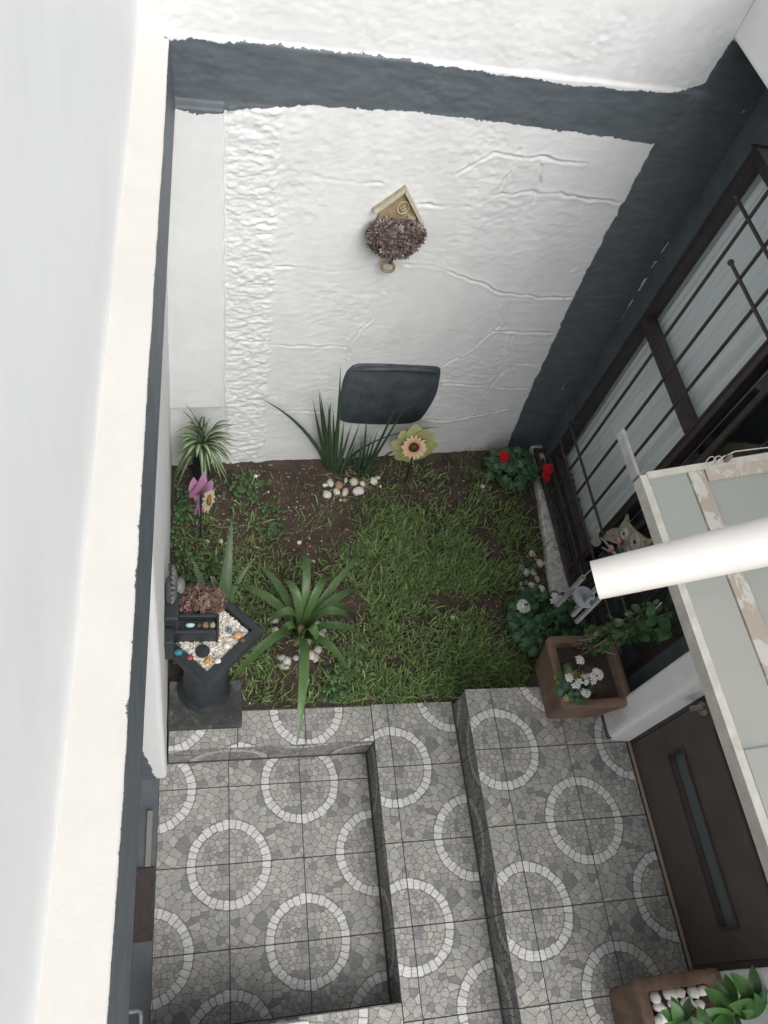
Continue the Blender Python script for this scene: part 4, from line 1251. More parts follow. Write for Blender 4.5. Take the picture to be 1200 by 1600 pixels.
# owl ornament on the bars
owl = thing('owl_ornament', (2.03, 1.70, 0.75), 'grey and bronze metal owl with spiral eyes hanging on the window bars', 'owl ornament')
def yz(u, v, h):
    return (2.022 - h, u, v)
head = [(1.765,.935),(1.766,.976),(1.783,1.013),(1.736,1.006),(1.683,1.033),(1.634,1.068),(1.595,1.099),(1.571,1.145),(1.561,1.11),(1.582,1.037),(1.614,.975),(1.657,.955),(1.691,.94),(1.725,.915)]
wing = [(1.793,.76),(1.805,.815),(1.789,.874),(1.755,.936),(1.714,.926),(1.725,.86),(1.765,.785)]
body = [(1.755,.93),(1.72,.86),(1.67,.83),(1.60,.86),(1.565,.93),(1.572,1.0),(1.64,.98),(1.70,.945)]
def mat_owl():
    m, nt, p = new_mat('patina_metal')
    a = noi(nt, 30, 4, 0.7, 0.5)
    c = ramp(nt, a, [(0.3, (0.16, 0.145, 0.12)), (0.5, (0.52, 0.49, 0.42)), (0.62, (0.30, 0.19, 0.07)), (0.8, (0.55, 0.53, 0.48))])
    nt.links.new(c, p.inputs['Base Color'])
    p.inputs['Metallic'].default_value = 0.45
    p.inputs['Roughness'].default_value = 0.45
    bump(nt, p, a, 0.5, 0.003)
    return m
M_owl = mat_owl()
MB().prism(body, yz, 0.0, 0.010, (.1, .1, .09), .004).obj('body', M_owl, owl, 35)
MB().prism(head, yz, 0.012, 0.026, (.3, .3, .3), .004).obj('head', M_owl, owl, 35)
MB().prism(wing, yz, 0.012, 0.022, (.3, .3, .3), .004).obj('wing', M_owl, owl, 35)
for (u, v, r) in ((1.704, .962, .026), (1.624, 1.022, .034)):
    mb = MB()
    for rr in (r, r * .72, r * .45):
        mb.tube([(1.992, u + rr * math.cos(t), v + rr * math.sin(t)) for t in np.linspace(0, 2 * PI, 25)], .0032, 6, (.5, .5, .48), False)
    mb.lathe([(.001, 0), (r, 0), (r, .004), (.001, .005)], 20, (.05, .05, .05), Matrix.Translation((1.995, u, v)) @ Matrix.Rotation(-PI / 2, 4, 'Y'))
    mb.blob((1.988, u, v), (.006, r * .25, r * .25), (.02, .02, .02), 2, 0)
    mb.obj('eye', mat_col('owl_eye', 0.4, 0.1), owl, True)
mb = MB()
for pl in ([(1.802,.758),(1.73,.803),(1.657,.846)], [(1.753,.744),(1.698,.800),(1.649,.850)], [(1.771,.798),(1.699,.880),(1.655,.890)]):
    mb.tube([(1.998, u, v) for u, v in pl], .0042, 7, (.42, .41, .38))
mb.obj('branch', mat_col('branch_metal', .4, .2), owl, True)
for (a, b) in (((1.873, .684), (1.806, .756)), ((1.828, .668), (1.775, .762))):
    MB().leaf([(1.99, *a), (1.985, (a[0] + b[0]) / 2, (a[1] + b[1]) / 2), (1.99, *b)], .046, (.30, .29, .26), 8, .3, lambda t: math.sin(PI * min(1, max(0, t * .96 + .02))) ** .7, side=(0, .74, .68)).obj('metal_leaf', M_misc, owl, True)
for (u, v, c) in ((1.699, .905, (.40, .22, .23)), (1.699, .828, (.40, .22, .23)), (1.612, .955, (.40, .22, .23)), (1.648, .892, (.03, .07, .09))):
    MB().blob((1.990, u, v), (.012, .021, .021), c, 2, .05).obj('berry', M_misc, owl, True)
# ------------------------------------------------------------------ things on the back wall
# painted meter box cover
box = thing('meter_cover', bw(1.1, 0.75), 'dark painted rounded meter cover low on the white wall', 'meter cover')
def bwf(u, v, h):
    return bw(u, v, h)
def smooth_poly(p, k=2):
    for _ in range(k):
        p = chaikin(p, 0.2)
    return p
pl = smooth_poly(D['box'], 2)
if area(pl) < 0: pl = pl[::-1]
mb = MB()
mb.prism(pl, bwf, -0.01, 0.022, NAVY, 0.007)
mb.obj('cover_plate', M_meter, box, 50)
mb = MB()
mb.tube([bw(s, z, 0.024) for s, z in ((0.875, .962), (0.95, .968), (1.10, .967), (1.22, .960), (1.30, .950), (1.325, .93))], [.006, .013, .014, .014, .012, .005], 8, NAVY)
mb.obj('top_ridge', M_meter, box, True)
MB().tube([bw(.905, .80, .026), bw(.95, .802, .027), bw(.957, .77, .026), bw(.95, .755, .026)], .0022, 5, NAVY).obj('hasp', M_meter, box, True)

# birdhouse with succulent
bh = thing('birdhouse', bw(.90, 1.85, .03), 'tan wooden birdhouse wall planter with pitched roof hanging on the white wall', 'birdhouse')
ROLL = math.radians(-7)
def bhf(u, v, h):
    c, s = math.cos(ROLL), math.sin(ROLL)
    return bw(.893 + c * u - s * v, 1.86 + s * u + c * v, h)
TAN = (0.30, 0.235, 0.14)
M_bird = mat_col('birdhouse_paint', 0.65, 0.3, 40, 90, 0.3, 0.002)
MB().prism([(-.085, -.16), (.082, -.16), (.082, .005), (-.024, .108), (-.085, .030)], bhf, 0.004, 0.020, TAN, .004).obj('front_wall', M_bird, bh)
for sgn, pts_ in ((-1, [(-.106, .004), (-.024, .116), (-.024, .137), (-.118, .012)]), (1, [(-.023, .116), (.098, -.012), (.110, -.005), (-.023, .137)])):
    MB().prism(pts_, bhf, -0.002, 0.032, (0.33, 0.29, 0.20), .003).obj('roof_board', M_bird, bh)
    MB().prism([(a + (.0), b + .0025) for a, b in pts_], bhf, 0.0322, 0.039, (0.46, 0.42, 0.32), .002).obj('roof_trim', M_bird, bh)
mb = MB()
ring = [(.0 + .024 * math.cos(t), .045 + .028 * math.sin(t)) for t in np.linspace(0, 2 * PI, 25)]
mb.tube([bhf(u, v, .023) for u, v in ring], .0038, 6, (0.42, 0.36, 0.24), False)
for a in (-.9, 0, .9):
    mb.tube([bhf(.0, .022, .023), bhf(.016 * math.sin(a), .030 + .03 * math.cos(a), .025)], .003, 5, (0.40, 0.34, 0.22))
mb.obj('round_emblem', M_bird, bh, True)
mb = MB()
for a, b in (((.034, -.012), (.066, -.008)), ((.034, .012), (.066, .016)), ((.032, -.012), (.036, .014)), ((.062, -.008), (.066, .014))):
    mb.prism([(min(a[0], b[0]), min(a[1], b[1])), (max(a[0], b[0]), min(a[1], b[1])), (max(a[0], b[0]), max(a[1], b[1])), (min(a[0], b[0]), max(a[1], b[1]))], bhf, .018, .031, (0.40, 0.36, 0.27))
mb.prism([(.036, -.0), (.062, 0), (.062, .013), (.036, .013)], bhf, .018, .026, (0.6, 0.6, 0.57))
mb.obj('little_window', M_bird, bh)
mb = MB()
mb.tube([bhf(.028, -.165, .03), bhf(.030, -.195, .045), bhf(.030, -.210, .05)], [.014, .010, .008], 8, (0.10, 0.07, 0.05))
cc = (.030, -.232)
mb.tube([bhf(cc[0] + .026 * math.cos(t), cc[1] + .024 * math.sin(t), .045 + .006 * math.cos(t)) for t in np.linspace(0, 2 * PI, 25)], .0065, 8, (0.28, 0.215, 0.12), False)
mb.obj('hanging_ring', M_bird, bh, True)
MB().prism([(-.09, -.135), (.075, -.135), (.085, -.05), (-.10, -.05)], bhf, .0205, .075, (0.09, 0.065, 0.045), .006).obj('planter_box', M_bird, bh)

def succulent(name, centers, label, cat, cols, n, size, seed, parent=None):
    """many small fleshy rosettes covering a set of ellipsoids: (centre, radii)"""
    r = random.Random(seed)
    t = thing(name, centers[0][0], label, cat)
    core = MB()
    mb = MB()
    for (c, rad, nrm) in centers:
        core.blob(c, tuple(q * .86 for q in rad), (.03, .022, .02), 2, .15, seed)
        for _ in range(n):
            while True:
                d = Vector((r.gauss(0, 1), r.gauss(0, 1), r.gauss(0, 1))).normalized()
                if d.dot(Vector(nrm)) > -0.25: break
            p0 = Vector(c) + Vector((d.x * rad[0], d.y * rad[1], d.z * rad[2])) * r.uniform(.84, 1.06)
            col = r.choice(cols)
            k = r.uniform(.7, 1.25)
            s = size * r.uniform(.7, 1.3)
            ax = (d + Vector((r.uniform(-.4, .4), r.uniform(-.4, .4), r.uniform(0, .5)))).normalized()
            a = ax.cross(Vector((.3, .2, .9))).normalized(); b = ax.cross(a)
            V, F, C = [], [], []
            for q in range(5):
                th = 2 * PI * q / 5 + r.uniform(-.3, .3)
                o = a * math.cos(th) + b * math.sin(th)
                sd_ = ax.cross(o)
                i0 = len(V)
                V += [p0, p0 + o * s * .55 + sd_ * s * .28 + ax * s * .30, p0 + o * s * 1.0 + ax * s * .75, p0 + o * s * .55 - sd_ * s * .28 + ax * s * .30, p0 + o * s * .62 + ax * s * .20]
                F += [(i0, i0 + 1, i0 + 2, i0 + 3), (i0, i0 + 3, i0 + 2, i0 + 4), (i0, i0 + 4, i0 + 2, i0 + 1)]
                base_c = tuple(x * k for x in col)
                C += [tuple(x * .7 for x in base_c), base_c, tuple(min(1, x * 1.35) for x in base_c), base_c, tuple(x * .7 for x in base_c)]
            mb.add([tuple(v) for v in V], F, C)
    core.obj('stem_mass', M_wood, t, True)
    o = mb.obj('rosettes', mat_suc, t)
    tag(o, kind='stuff')
    return t
mat_suc = mat_col('fleshy_leaf', 0.45, 0.2, 60, 120, 0.1, 0.001, spec=.4)
SUC = [(.125, .085, .080), (.17, .125, .118), (.085, .056, .054), (.26, .21, .195), (.115, .10, .075)]
c0 = bhf(-.004, -.085, .066); c1 = bhf(.03, -.05, .060); c2 = bhf(-.036, -.060, .062)
succulent('trailing_succulent', [(c0, (.100, .050, .068), (0, -1, .2)), (c1, (.085, .045, .05), (0, -1, .3)), (c2, (.08, .045, .055), (0, -1, .3))],
          'purple brown trailing succulent spilling from the tan birdhouse', 'succulent', SUC, 300, .0150, 5)

# ------------------------------------------------------------------ plants with strap leaves
def plant(name, loc, label, cat, group=None):
    return thing(name, loc, label, cat, group)
# spider plant in the niche
sp = plant('spider_plant', bw(.15, .35, .06), 'green and cream striped spider plant in the wall niche at the far left corner', 'spider plant')
r = random.Random(21)
b0 = Vector(bw(.150, .455, .070))
MB().lathe([(.001, 0), (.050, 0), (.066, .13), (.070, .14), (.063, .145), (.058, .128), (.001, .12)], 24, (.02, .022, .022), Matrix.Translation(bw(.150, .17, .075)) @ Matrix.Scale(1.75, 4, (0, 0, 1)) @ Matrix.Diagonal((.8, .8, 1, 1))).obj('pot', M_black, sp, 40)
tips = [Vector(q) for q in D['spider']]
for k in range(34):
    a = r.uniform(0, 2 * PI)
    tips.append(b0 + Vector((.15 * math.cos(a), -.10 + .05 * math.sin(a), r.uniform(-.02, .14) if k % 2 else r.uniform(-.20, -.04))))
for t in tips:
    t = t - Vector((0, 0, .05 + .18 * max(0, t.z - .6)))
    mid = b0.lerp(t, .60) + Vector((0, -.03, .07 + .06 * r.random()))
    s0 = b0 + Vector((r.uniform(-.02, .02), r.uniform(-.015, .015), 0))
    g = (.075 + .03 * r.random(), .135 + .04 * r.random(), .06)
    MB().leaf([s0, s0.lerp(mid, .6) + Vector((0, 0, .05)), mid, t], r.uniform(.025, .034), g, 9, .35, stripe=(.50, .54, .38)).obj('leaf', M_leaf, sp, True)

# iris clumps in front of the meter cover
def iris(rows, x0, label, seed):
    r = random.Random(seed)
    t = plant('iris_clump', rows[0][0], label, 'iris')
    for (b, m_, tp) in rows:
        b, m_, tp = Vector(b), Vector(m_), Vector(tp)
        L = (tp - b).length
        b = b + Vector((r.uniform(-.01, .01), r.uniform(-.015, .015), -.01))
        g = r.uniform(.8, 1.25)
        MB().leaf([b, m_ * 2 - (b + tp) * .5 if L > .9 else m_, tp], .021 * min(1.1, .6 + L * .7), (.044 * g, .080 * g, .042 * g), 10, .3,
                  prof=lambda q: min(1, .75 + q) * (1 - q ** 2.2), side=(.96, .1, .2)).obj('leaf', M_leafgloss, t, True)
    for k in range(5):
        a = r.uniform(-.9, .9)
        p = Vector(rows[0][0]) + Vector((r.uniform(-.02, .05), r.uniform(-.03, .02), 0))
        MB().leaf([p, p + Vector((a * .03, -.01, .12)), p + Vector((a * .10, -.03, r.uniform(.10, .26)))], .014, (.035, .065, .036), 7, .3).obj('leaf', M_leafgloss, t, True)
    for k in range(4):
        p = Vector(rows[0][0]) + Vector((r.uniform(-.03, .06), r.uniform(-.04, .0), .005))
        MB().leaf([p, p + Vector((r.uniform(-.05, .05), -.02, .03)), p + Vector((r.uniform(-.09, .09), r.uniform(-.08, -.02), .008))], .014, (.24, .19, .12), 5, .2).obj('dry_leaf', M_leaf, t, True)
iris(D['iris1'], 0, 'taller dark green iris clump with a long arching blade beside the dark meter cover', 3)
iris(D['iris2'], 0, 'smaller dark green iris clump standing beside the sunflower ornament', 4)

# agapanthus
ag = plant('agapanthus', D['agap0'], 'large glossy agapanthus with broad strap leaves beside the black fountain', 'agapanthus')
r = random.Random(31)
A0 = Vector((D['agap0'][0], D['agap0'][1], ZG))
A0 = Vector((.535, 1.525, ZG))
for k, tp in enumerate(D['agap']):
    tp = Vector(tp)
    dr = (tp - A0); dr.z = 0
    L = dr.length
    s0 = A0 + dr.normalized() * .022 + Vector((0, 0, .0))
    up = max(tp.z, .30) + .06 + .14 * r.random()
    g = r.uniform(.85, 1.2)
    c1 = A0 + dr * .12 + Vector((0, 0, up - ZG))
    c2 = A0 + dr * .62 + Vector((0, 0, up - ZG + .05))
    MB().leaf([s0, c1, c2, tp], r.uniform(.037, .046) * (0.85 if k in (2, 7) else 1), (.078 * g, .142 * g, .048 * g), 14, .22,
              prof=lambda q: min(1, .62 + .9 * q) * (1 - max(0, (q - .55) / .45) ** 1.8 * .97)).obj('leaf', M_leafgloss, ag, True)
MB().tube([A0 + Vector((0, 0, -.02)), A0 + Vector((0, 0, .06)), A0 + Vector((0, .01, .13))], [.034, .028, .018], 10, (.30, .24, .14)).obj('stem_base', M_leafgloss, ag, True)

# aloe behind the fountain
al_ = plant('aloe_plant', (.15, 1.73, ZG), 'pale green aloe with toothed pointed leaves behind the black fountain', 'aloe')
for k, (b, m_, tp) in enumerate(D['aloe']):
    b, m_, tp = Vector(b), Vector(m_), Vector(tp)
    w = (.074, .042, .034, .034, .028)[k]
    col = ((.105, .155, .085), (.10, .155, .075), (.09, .14, .075), (.07, .095, .07), (.09, .14, .08))[k]
    lf = MB().leaf([b, m_ + Vector((0, -.02, .06)), tp], w, col, 14, .5, prof=lambda q: min(1, .8 + .6 * q) * (1 - q ** 1.7), side=(.95, .2, -.2)).obj('leaf', M_leaf, al_, True)
    mb = MB()
    for i in range(2, 15):
        t = i / 16
        c = b * (1 - t) ** 2 + (m_ + Vector((0, -.02, .06))) * 2 * t * (1 - t) + tp * t * t
        for s_ in (-1, 1):
            e = c + Vector((.95, .2, -.2)).normalized() * s_ * w * .5 * min(1, .8 + .6 * t) * (1 - t ** 1.7) + Vector((0, 0, .008))
            mb.add([e, e + Vector((s_ * .006, .004, .002)), e + Vector((0, .008, 0))], [(0, 1, 2)], (.35, .36, .24))
    mb.obj('teeth', M_leaf, lf)

# geraniums: round scalloped leaves on short stalks, each its own object, sharing a few meshes
def round_leaf_mesh(seed, col, scal=7, size=1.0):
    r = random.Random(seed)
    mb = MB()
    n = 22
    V, C, F = [(0, 0, 0)], [tuple(x * 1.3 for x in col)], []
    for ring in (.62, 1.0):
        for k in range(n):
            a = 2 * PI * (k + .5) / n
            notch = .35 + .65 * min(1, abs(a - PI * 1.5) / .35) if abs(a - PI * 1.5) < .35 else 1
            rad = ring * notch * (1 + (.07 * math.cos(scal * a) if ring == 1 else 0))
            z = (-.16 * rad ** 2 if ring == 1 else .05) + .06 * math.cos(scal * a) * ring
            V.append((rad * math.cos(a) * size, rad * math.sin(a) * size, z * size))
            f = (1.0 if ring == 1 else .82)
            C.append(tuple(x * f for x in col))
    for k in range(n):
        F.append((0, 1 + k, 1 + (k + 1) % n))
        F.append((1 + k, 1 + n + k, 1 + n + (k + 1) % n, 1 + (k + 1) % n))
    mb.add(V, F, C)
    return mb.mesh('leaf', M_leaf, True)
GERL = [round_leaf_mesh(s, c) for s, c in ((1, (.046, .112, .050)), (2, (.060, .140, .060)), (3, (.078, .165, .070)), (4, (.036, .088, .044)))]
VARL = [round_leaf_mesh(s, c) for s, c in ((5, (.05, .11, .045)), (6, (.20, .20, .06)), (7, (.035, .085, .04)))]
def floret(mb, c, nrm, s, col, r, centre=None):
    nrm = Vector(nrm).normalized()
    a = nrm.cross(Vector((.2, .9, .3))).normalized(); b = nrm.cross(a)
    ph = r.uniform(0, 6)
    for q in range(5):
        th = ph + 2 * PI * q / 5
        o = a * math.cos(th) + b * math.sin(th); sd_ = nrm.cross(o)
        k = r.uniform(.85, 1.05)
        cc = tuple(min(1, x * k) for x in col)
        V = [c, c + o * s * .45 + sd_ * s * .30 + nrm * s * .10, c + o * s * .9 + sd_ * s * .34 + nrm * s * .08, c + o * s * 1.05 + nrm * s * .02, c + o * s * .9 - sd_ * s * .34 + nrm * s * .08, c + o * s * .45 - sd_ * s * .30 + nrm * s * .10]
        mb.add([tuple(v) for v in V], [(0, 1, 2, 3), (0, 3, 4, 5)], [tuple(x * .8 for x in cc)] + [cc] * 5)
    if centre:
        mb.blob(tuple(c + nrm * s * .1), (s * .14,) * 3, centre, 1, 0)
def geranium(name, base_, ell, label, nleaf, heads, fcol, leaves, seed, lsize=.024, fs=.016, stemcol=(.06, .085, .04)):
    r = random.Random(seed)
    t = plant(name, base_, label, 'geranium')
    c, rad = Vector(ell[0]), Vector(ell[1])
    st = MB()
    k = 0
    while k < nleaf:
        d = Vector((r.gauss(0, 1), r.gauss(0, 1), r.gauss(.25, .8))).normalized()
        if d.z < -.25: continue
        p = c + Vector((d.x * rad.x, d.y * rad.y, d.z * rad.z)) * (r.random() ** .35)
        if p.z < base_[2] + .01: continue
        nrm = (Vector((d.x * .55, d.y * .55 - .12, .9)) + Vector((r.uniform(-.45, .45), r.uniform(-.45, .45), 0))).normalized()
        s = lsize * r.uniform(.65, 1.25)
        M_ = Matrix.Translation(p) @ nrm.to_track_quat('Z', 'Y').to_matrix().to_4x4() @ Matrix.Rotation(r.uniform(0, 6.28), 4, 'Z') @ Matrix.Scale(s, 4)
        o = bpy.data.objects.new('leaf', r.choice(leaves))
        COL.objects.link(o)
        o.parent = t
        o.matrix_parent_inverse = parent_world(t).inverted()
        o.matrix_basis = M_
        b = Vector(base_) + Vector((r.uniform(-.04, .04), r.uniform(-.04, .04), 0))
        if k % 3 == 0:
            st.tube([b, b.lerp(p, .5) + Vector((0, 0, .03)), p], [.0035, .0028, .0016], 5, stemcol)
        k += 1
    for (h, rr, nf) in heads:
        h = Vector(h)
        mb = MB()
        for q in range(nf):
            d = Vector((r.gauss(0, 1), r.gauss(0, 1), abs(r.gauss(.5, .7)))).normalized()
            floret(mb, h + d * rr * .8, d + Vector((0, -.15, .35)), fs * r.uniform(.85, 1.2), fcol, r)
        mb.obj('flower_head', M_petal, t)
        st.tube([Vector(base_) + Vector((r.uniform(-.02, .02), r.uniform(-.02, .02), 0)), Vector(base_).lerp(h, .6) + Vector((0, 0, .04)), h], .003, 5, stemcol)
    st.obj('stems', M_wood, t, True)
    return t
RED = (.55, .008, .02)
WHT = (.76, .76, .73)
geranium('red_geranium', (1.845, 2.56, ZG), ((1.855, 2.55, .29), (.165, .14, .135)), 'red flowering geranium at the far right corner below the white wall', 150,
         [(D['redg'][0], .034, 12), ((2.015, 2.475, .40), .040, 14), (Vector((2.02, 2.45, .35)), .028, 7)], RED, GERL, 41, .028, .019)
wg = D['whiteg']
geranium('white_geranium', (1.865, 1.55, ZG), ((1.845, 1.535, .30), (.215, .21, .15)), 'dark leaved white flowering geranium on the ground behind the brown pot', 250,
         [(wg[0], .034, 13), (wg[1], .036, 13), (wg[2], .034, 12)], WHT, GERL, 42, .028, .0175)

# ------------------------------------------------------------------ clay pots
def clay_pot(name, x0, x1, y0, y1, z0, z1, label, dx=.03, dy=.03, shift=(0, 0), wall=.045):
    t = thing(name, ((x0 + x1) / 2, (y0 + y1) / 2, z0), label, 'flower pot')
    def rr(x0, x1, y0, y1, rad, n=5):
        pts = []
        for (cx, cy, a0) in ((x1 - rad, y1 - rad, 0), (x0 + rad, y1 - rad, PI / 2), (x0 + rad, y0 + rad, PI), (x1 - rad, y0 + rad, 1.5 * PI)):
            for k in range(n + 1):
                a = a0 + k / n * PI / 2
                pts.append((cx + rad * math.cos(a), cy + rad * math.sin(a)))
        # extra points along the sides so the wall can be uneven
        out = []
        for i, p in enumerate(pts):
            q = pts[(i + 1) % len(pts)]
            out.append(p)
            L = math.hypot(q[0] - p[0], q[1] - p[1])
            m_ = int(L / .035)
            for j in range(1, m_):
                out.append((p[0] + (q[0] - p[0]) * j / m_, p[1] + (q[1] - p[1]) * j / m_))
        return out
    prof = []
    H = z1 - z0
    for (f, grow, rad) in ((0, -dx, .02), (.04, -dx * .95, .022), (.45, -dx * .55, .022), (.80, -dx * .22, .022), (.815, -.004, .024), (.86, 0, .026), (.97, 0.002, .026), (1.0, -.006, .026)):
        prof.append((x0 - grow, x1 + grow, y0 - grow * dy / max(dx, 1e-6), y1 + grow * dy / max(dx, 1e-6), z0 + f * H, rad))
    inn = ((1.004, wall * .55), (.985, wall * .9), (.90, wall), (.70, wall + .01))
    for (f, g) in inn:
        prof.append((x0 + g, x1 - g, y0 + g, y1 - g, z0 + f * H, .018))
    base_pts = rr(0, 1, 0, 1, .1)
    V, F = [], []
    ref = None
    for (a, b, c, d, z, rad) in prof:
        p = rr(a, b, c, d, rad)
        if ref is None: ref = len(p); tmpl = [((q[0] - a) / (b - a), (q[1] - c) / (d - c)) for q in p]
        for (u, v) in tmpl:
            x, y = a + u * (b - a), c + v * (d - c)
            w = .0045 * mnoise.noise(Vector((x * 14, y * 14, z * 14)))
            w2 = .006 * mnoise.noise(Vector((x * 9 + 5, y * 9, 3)))
            V.append((x + w, y + w * .8, z + (w2 if z > z0 + .8 * H else 0)))
    n = ref
    for i in range(len(prof) - 1):
        for k in range(n):
            F.append((i * n + k, i * n + (k + 1) % n, (i + 1) * n + (k + 1) % n, (i + 1) * n + k))
    F.append(tuple(range(n))[::-1])
    mb = MB(); mb.add(V, F)
    mb.obj('pot_body', M_clay, t, 45)
    g = wall - .004
    us, vs = np.linspace(x0 + g, x1 - g, 40), np.linspace(y0 + g, y1 - g, 40)
    grid_obj('potting_soil', us, vs, lambda U, V_: (U, V_, z0 + .80 * H + .020 * (fbm(U * 14, V_ * 14, 3, 4) - .5) + .02 * np.exp(-((U - (x0 + x1) / 2) ** 2 + (V_ - (y0 + y1) / 2) ** 2) / .02)), M_soil, t)
    return t
clay_pot('clay_pot', 1.622, 1.972, 0.975, 1.315, Z2 + .001, .675, 'square brown clay pot with white flowers standing at the step edge', .034, .030, wall=.040)
clay_pot('clay_pot', 1.628, 1.985, -.44, -.060, Z2 + .001, .715, 'square brown clay pot filled with white pebbles at the bottom right corner', .030, .030, wall=.045)

pf = D['pot1flow']
# heads sit over the left front corner of the pot
heads = [((1.690, 1.145, .785), .024, 8), ((1.632, 1.075, .770), .020, 6), ((1.655, 1.045, .765), .022, 7), ((1.690, 1.060, .780), .024, 8), ((1.735, 1.068, .775), .024, 8), ((1.765, 1.085, .780), .026, 9), ((1.700, 1.010, .755), .018, 6)]
geranium('potted_geranium', (1.70, 1.08, .64), ((1.690, 1.075, .680), (.085, .085, .070)), 'white flowering geranium with yellow edged leaves growing in the clay pot', 46, heads, WHT, VARL + GERL[:2], 43, .023, .0135)

# climbing plant leaning out of the same pot
vine = plant('leafy_creeper', (1.78, 1.22, .64), 'sprawling green creeper with woody stems climbing from the clay pot towards the dark wall', 'creeper')
r = random.Random(51)
vp = [Vector(q) for q in D['pot1vine']]
root = Vector((1.795, 1.235, .63))
mb = MB()
ends = []
for k, q in enumerate(vp[1:]):
    m1 = root.lerp(q, .35) + Vector((r.uniform(-.03, .03), r.uniform(-.02, .04), .05))
    m2 = root.lerp(q, .7) + Vector((r.uniform(-.03, .03), r.uniform(-.03, .03), .03))
    pts = [root * (1 - t) ** 3 + m1 * 3 * t * (1 - t) ** 2 + m2 * 3 * t * t * (1 - t) + q * t ** 3 for t in np.linspace(0, 1, 12)]
    mb.tube(pts, [.0045 * (1 - .6 * t) for t in np.linspace(0, 1, 12)], 6, r.choice([(.16, .12, .09), (.12, .10, .06), (.22, .19, .15)]))
    ends.append(pts)
for k in range(14):
    p = root + Vector((r.uniform(-.06, .08), r.uniform(-.03, .04), r.uniform(.02, .12)))
    mb.tube([p, p + Vector((r.uniform(-.03, .06), r.uniform(-.02, .02), .04)), p + Vector((r.uniform(-.05, .10), r.uniform(-.03, .03), r.uniform(.02, .08)))], [.003, .0025, .0018], 5, r.choice([(.17, .12, .10), (.24, .21, .17)]))
mb.obj('stems', M_wood, vine, True)
mb = MB()
for (a, b, c) in (((1.915, 1.265, 1.02), (1.90, 1.255, .96), (1.95, 1.25, 1.03)), ((1.82, 1.22, .73), (1.86, 1.21, .73), (1.92, 1.20, .72)), ((1.94, 1.26, 1.14), (1.95, 1.262, 1.04), (1.965, 1.25, 1.0))):
    mb.tube([a, b, c], .0022, 5, (.55, .54, .50))
mb.obj('dead_stem', M_wood, vine, True)
def pointed_leaf_mesh(col, w=.55):
    return MB().leaf([(0, 0, 0), (0, .5, .16), (0, 1, 0)], w, col, 8, .25, lambda t: math.sin(PI * min(1, t * .97 + .03)) ** .75, side=(1, 0, 0)).mesh('leaf', M_leaf, True)
VL = [pointed_leaf_mesh(c, w) for c, w in (((.085, .135, .055), .5), ((.050, .115, .045), .68), ((.15, .165, .075), .42), ((.065, .14, .055), .72))]
def put_leaf(mesh, parent, p, d, s, r):
    d = Vector(d).normalized()
    z = (Vector((0, -.25, 1)) + Vector((r.uniform(-.5, .5), r.uniform(-.5, .5), 0)))
    x = d.cross(z).normalized(); z = x.cross(d)
    M_ = Matrix(((x.x, d.x, z.x, p[0]), (x.y, d.y, z.y, p[1]), (x.z, d.z, z.z, p[2]), (0, 0, 0, 1))) @ Matrix.Scale(s, 4)
    o = bpy.data.objects.new('leaf', mesh)
    COL.objects.link(o)
    o.parent = parent
    o.matrix_parent_inverse = parent_world(parent).inverted()
    o.matrix_basis = M_
    return o
for pts in ends:
    for i in range(2, 12):
        for q in range(3):
            if r.random() < .15: continue
            p = pts[i]
            d = Vector((r.uniform(-1, 1), r.uniform(-.9, .7), r.uniform(-.5, .6)))
            big = p.x > 1.90 and r.random() < .45
            put_leaf(r.choice(VL[1::2] if big else VL), vine, p, d, r.uniform(.050, .080) if big else r.uniform(.026, .048), r)

# young leafy shrub in the near pot
shrub = plant('broad_leaf_shrub', (1.86, -.25, .66), 'bright green broad leaved shrub in the pebble filled pot at the bottom right corner', 'shrub')
r = random.Random(61)
BL = [pointed_leaf_mesh(c, w) for c, w in (((.050, .135, .035), .40), ((.065, .165, .04), .44), ((.040, .105, .03), .36))]
hubs = [(Vector((1.715, -.215, .80)), [(-.75, .55, .25), (-.95, .05, .2), (-.2, .9, .2), (-.8, -.5, .2), (.3, .6, .3), (.5, .1, .3), (-.4, .75, .5)], .105),
        (Vector((1.860, -.200, .90)), [(-.95, .25, .25), (-.4, .95, .2), (.1, 1, .1), (.7, .75, .2), (-.75, .7, .2), (.9, .2, .3), (-.9, -.3, .2)], .125),
        (Vector((1.79, -.26, .84)), [(-.3, .9, .3), (-.9, .2, .3), (.4, .8, .4), (-.7, .8, .2), (.8, .3, .2)], .10),
        (Vector((1.95, -.18, .92)), [(.1, 1, .3), (-.6, .8, .2), (.8, .5, .3), (-.95, .1, .3)], .12)]
mb = MB()
for (h, ds, s) in hubs:
    mb.tube([Vector((1.83, -.26, .66)), h.lerp(Vector((1.83, -.26, .66)), .4) + Vector((0, 0, .03)), h], [.007, .005, .004], 7, (.08, .11, .04))
    for d in ds:
        put_leaf(r.choice(BL), shrub, h, d, s * r.uniform(.9, 1.15), r)
    for k in range(3):
        put_leaf(r.choice(BL), shrub, h + Vector((0, 0, .02)), (r.uniform(-1, 1), r.uniform(-1, 1), .9), s * .55, r)
mb.obj('stems', M_wood, shrub, True)
mb = MB(); mb.blob((1.775, -.165, .80), (.010, .010, .013), (.50, .30, .03), 2, .1); mb.obj('flower_bud', M_petal, shrub, True)

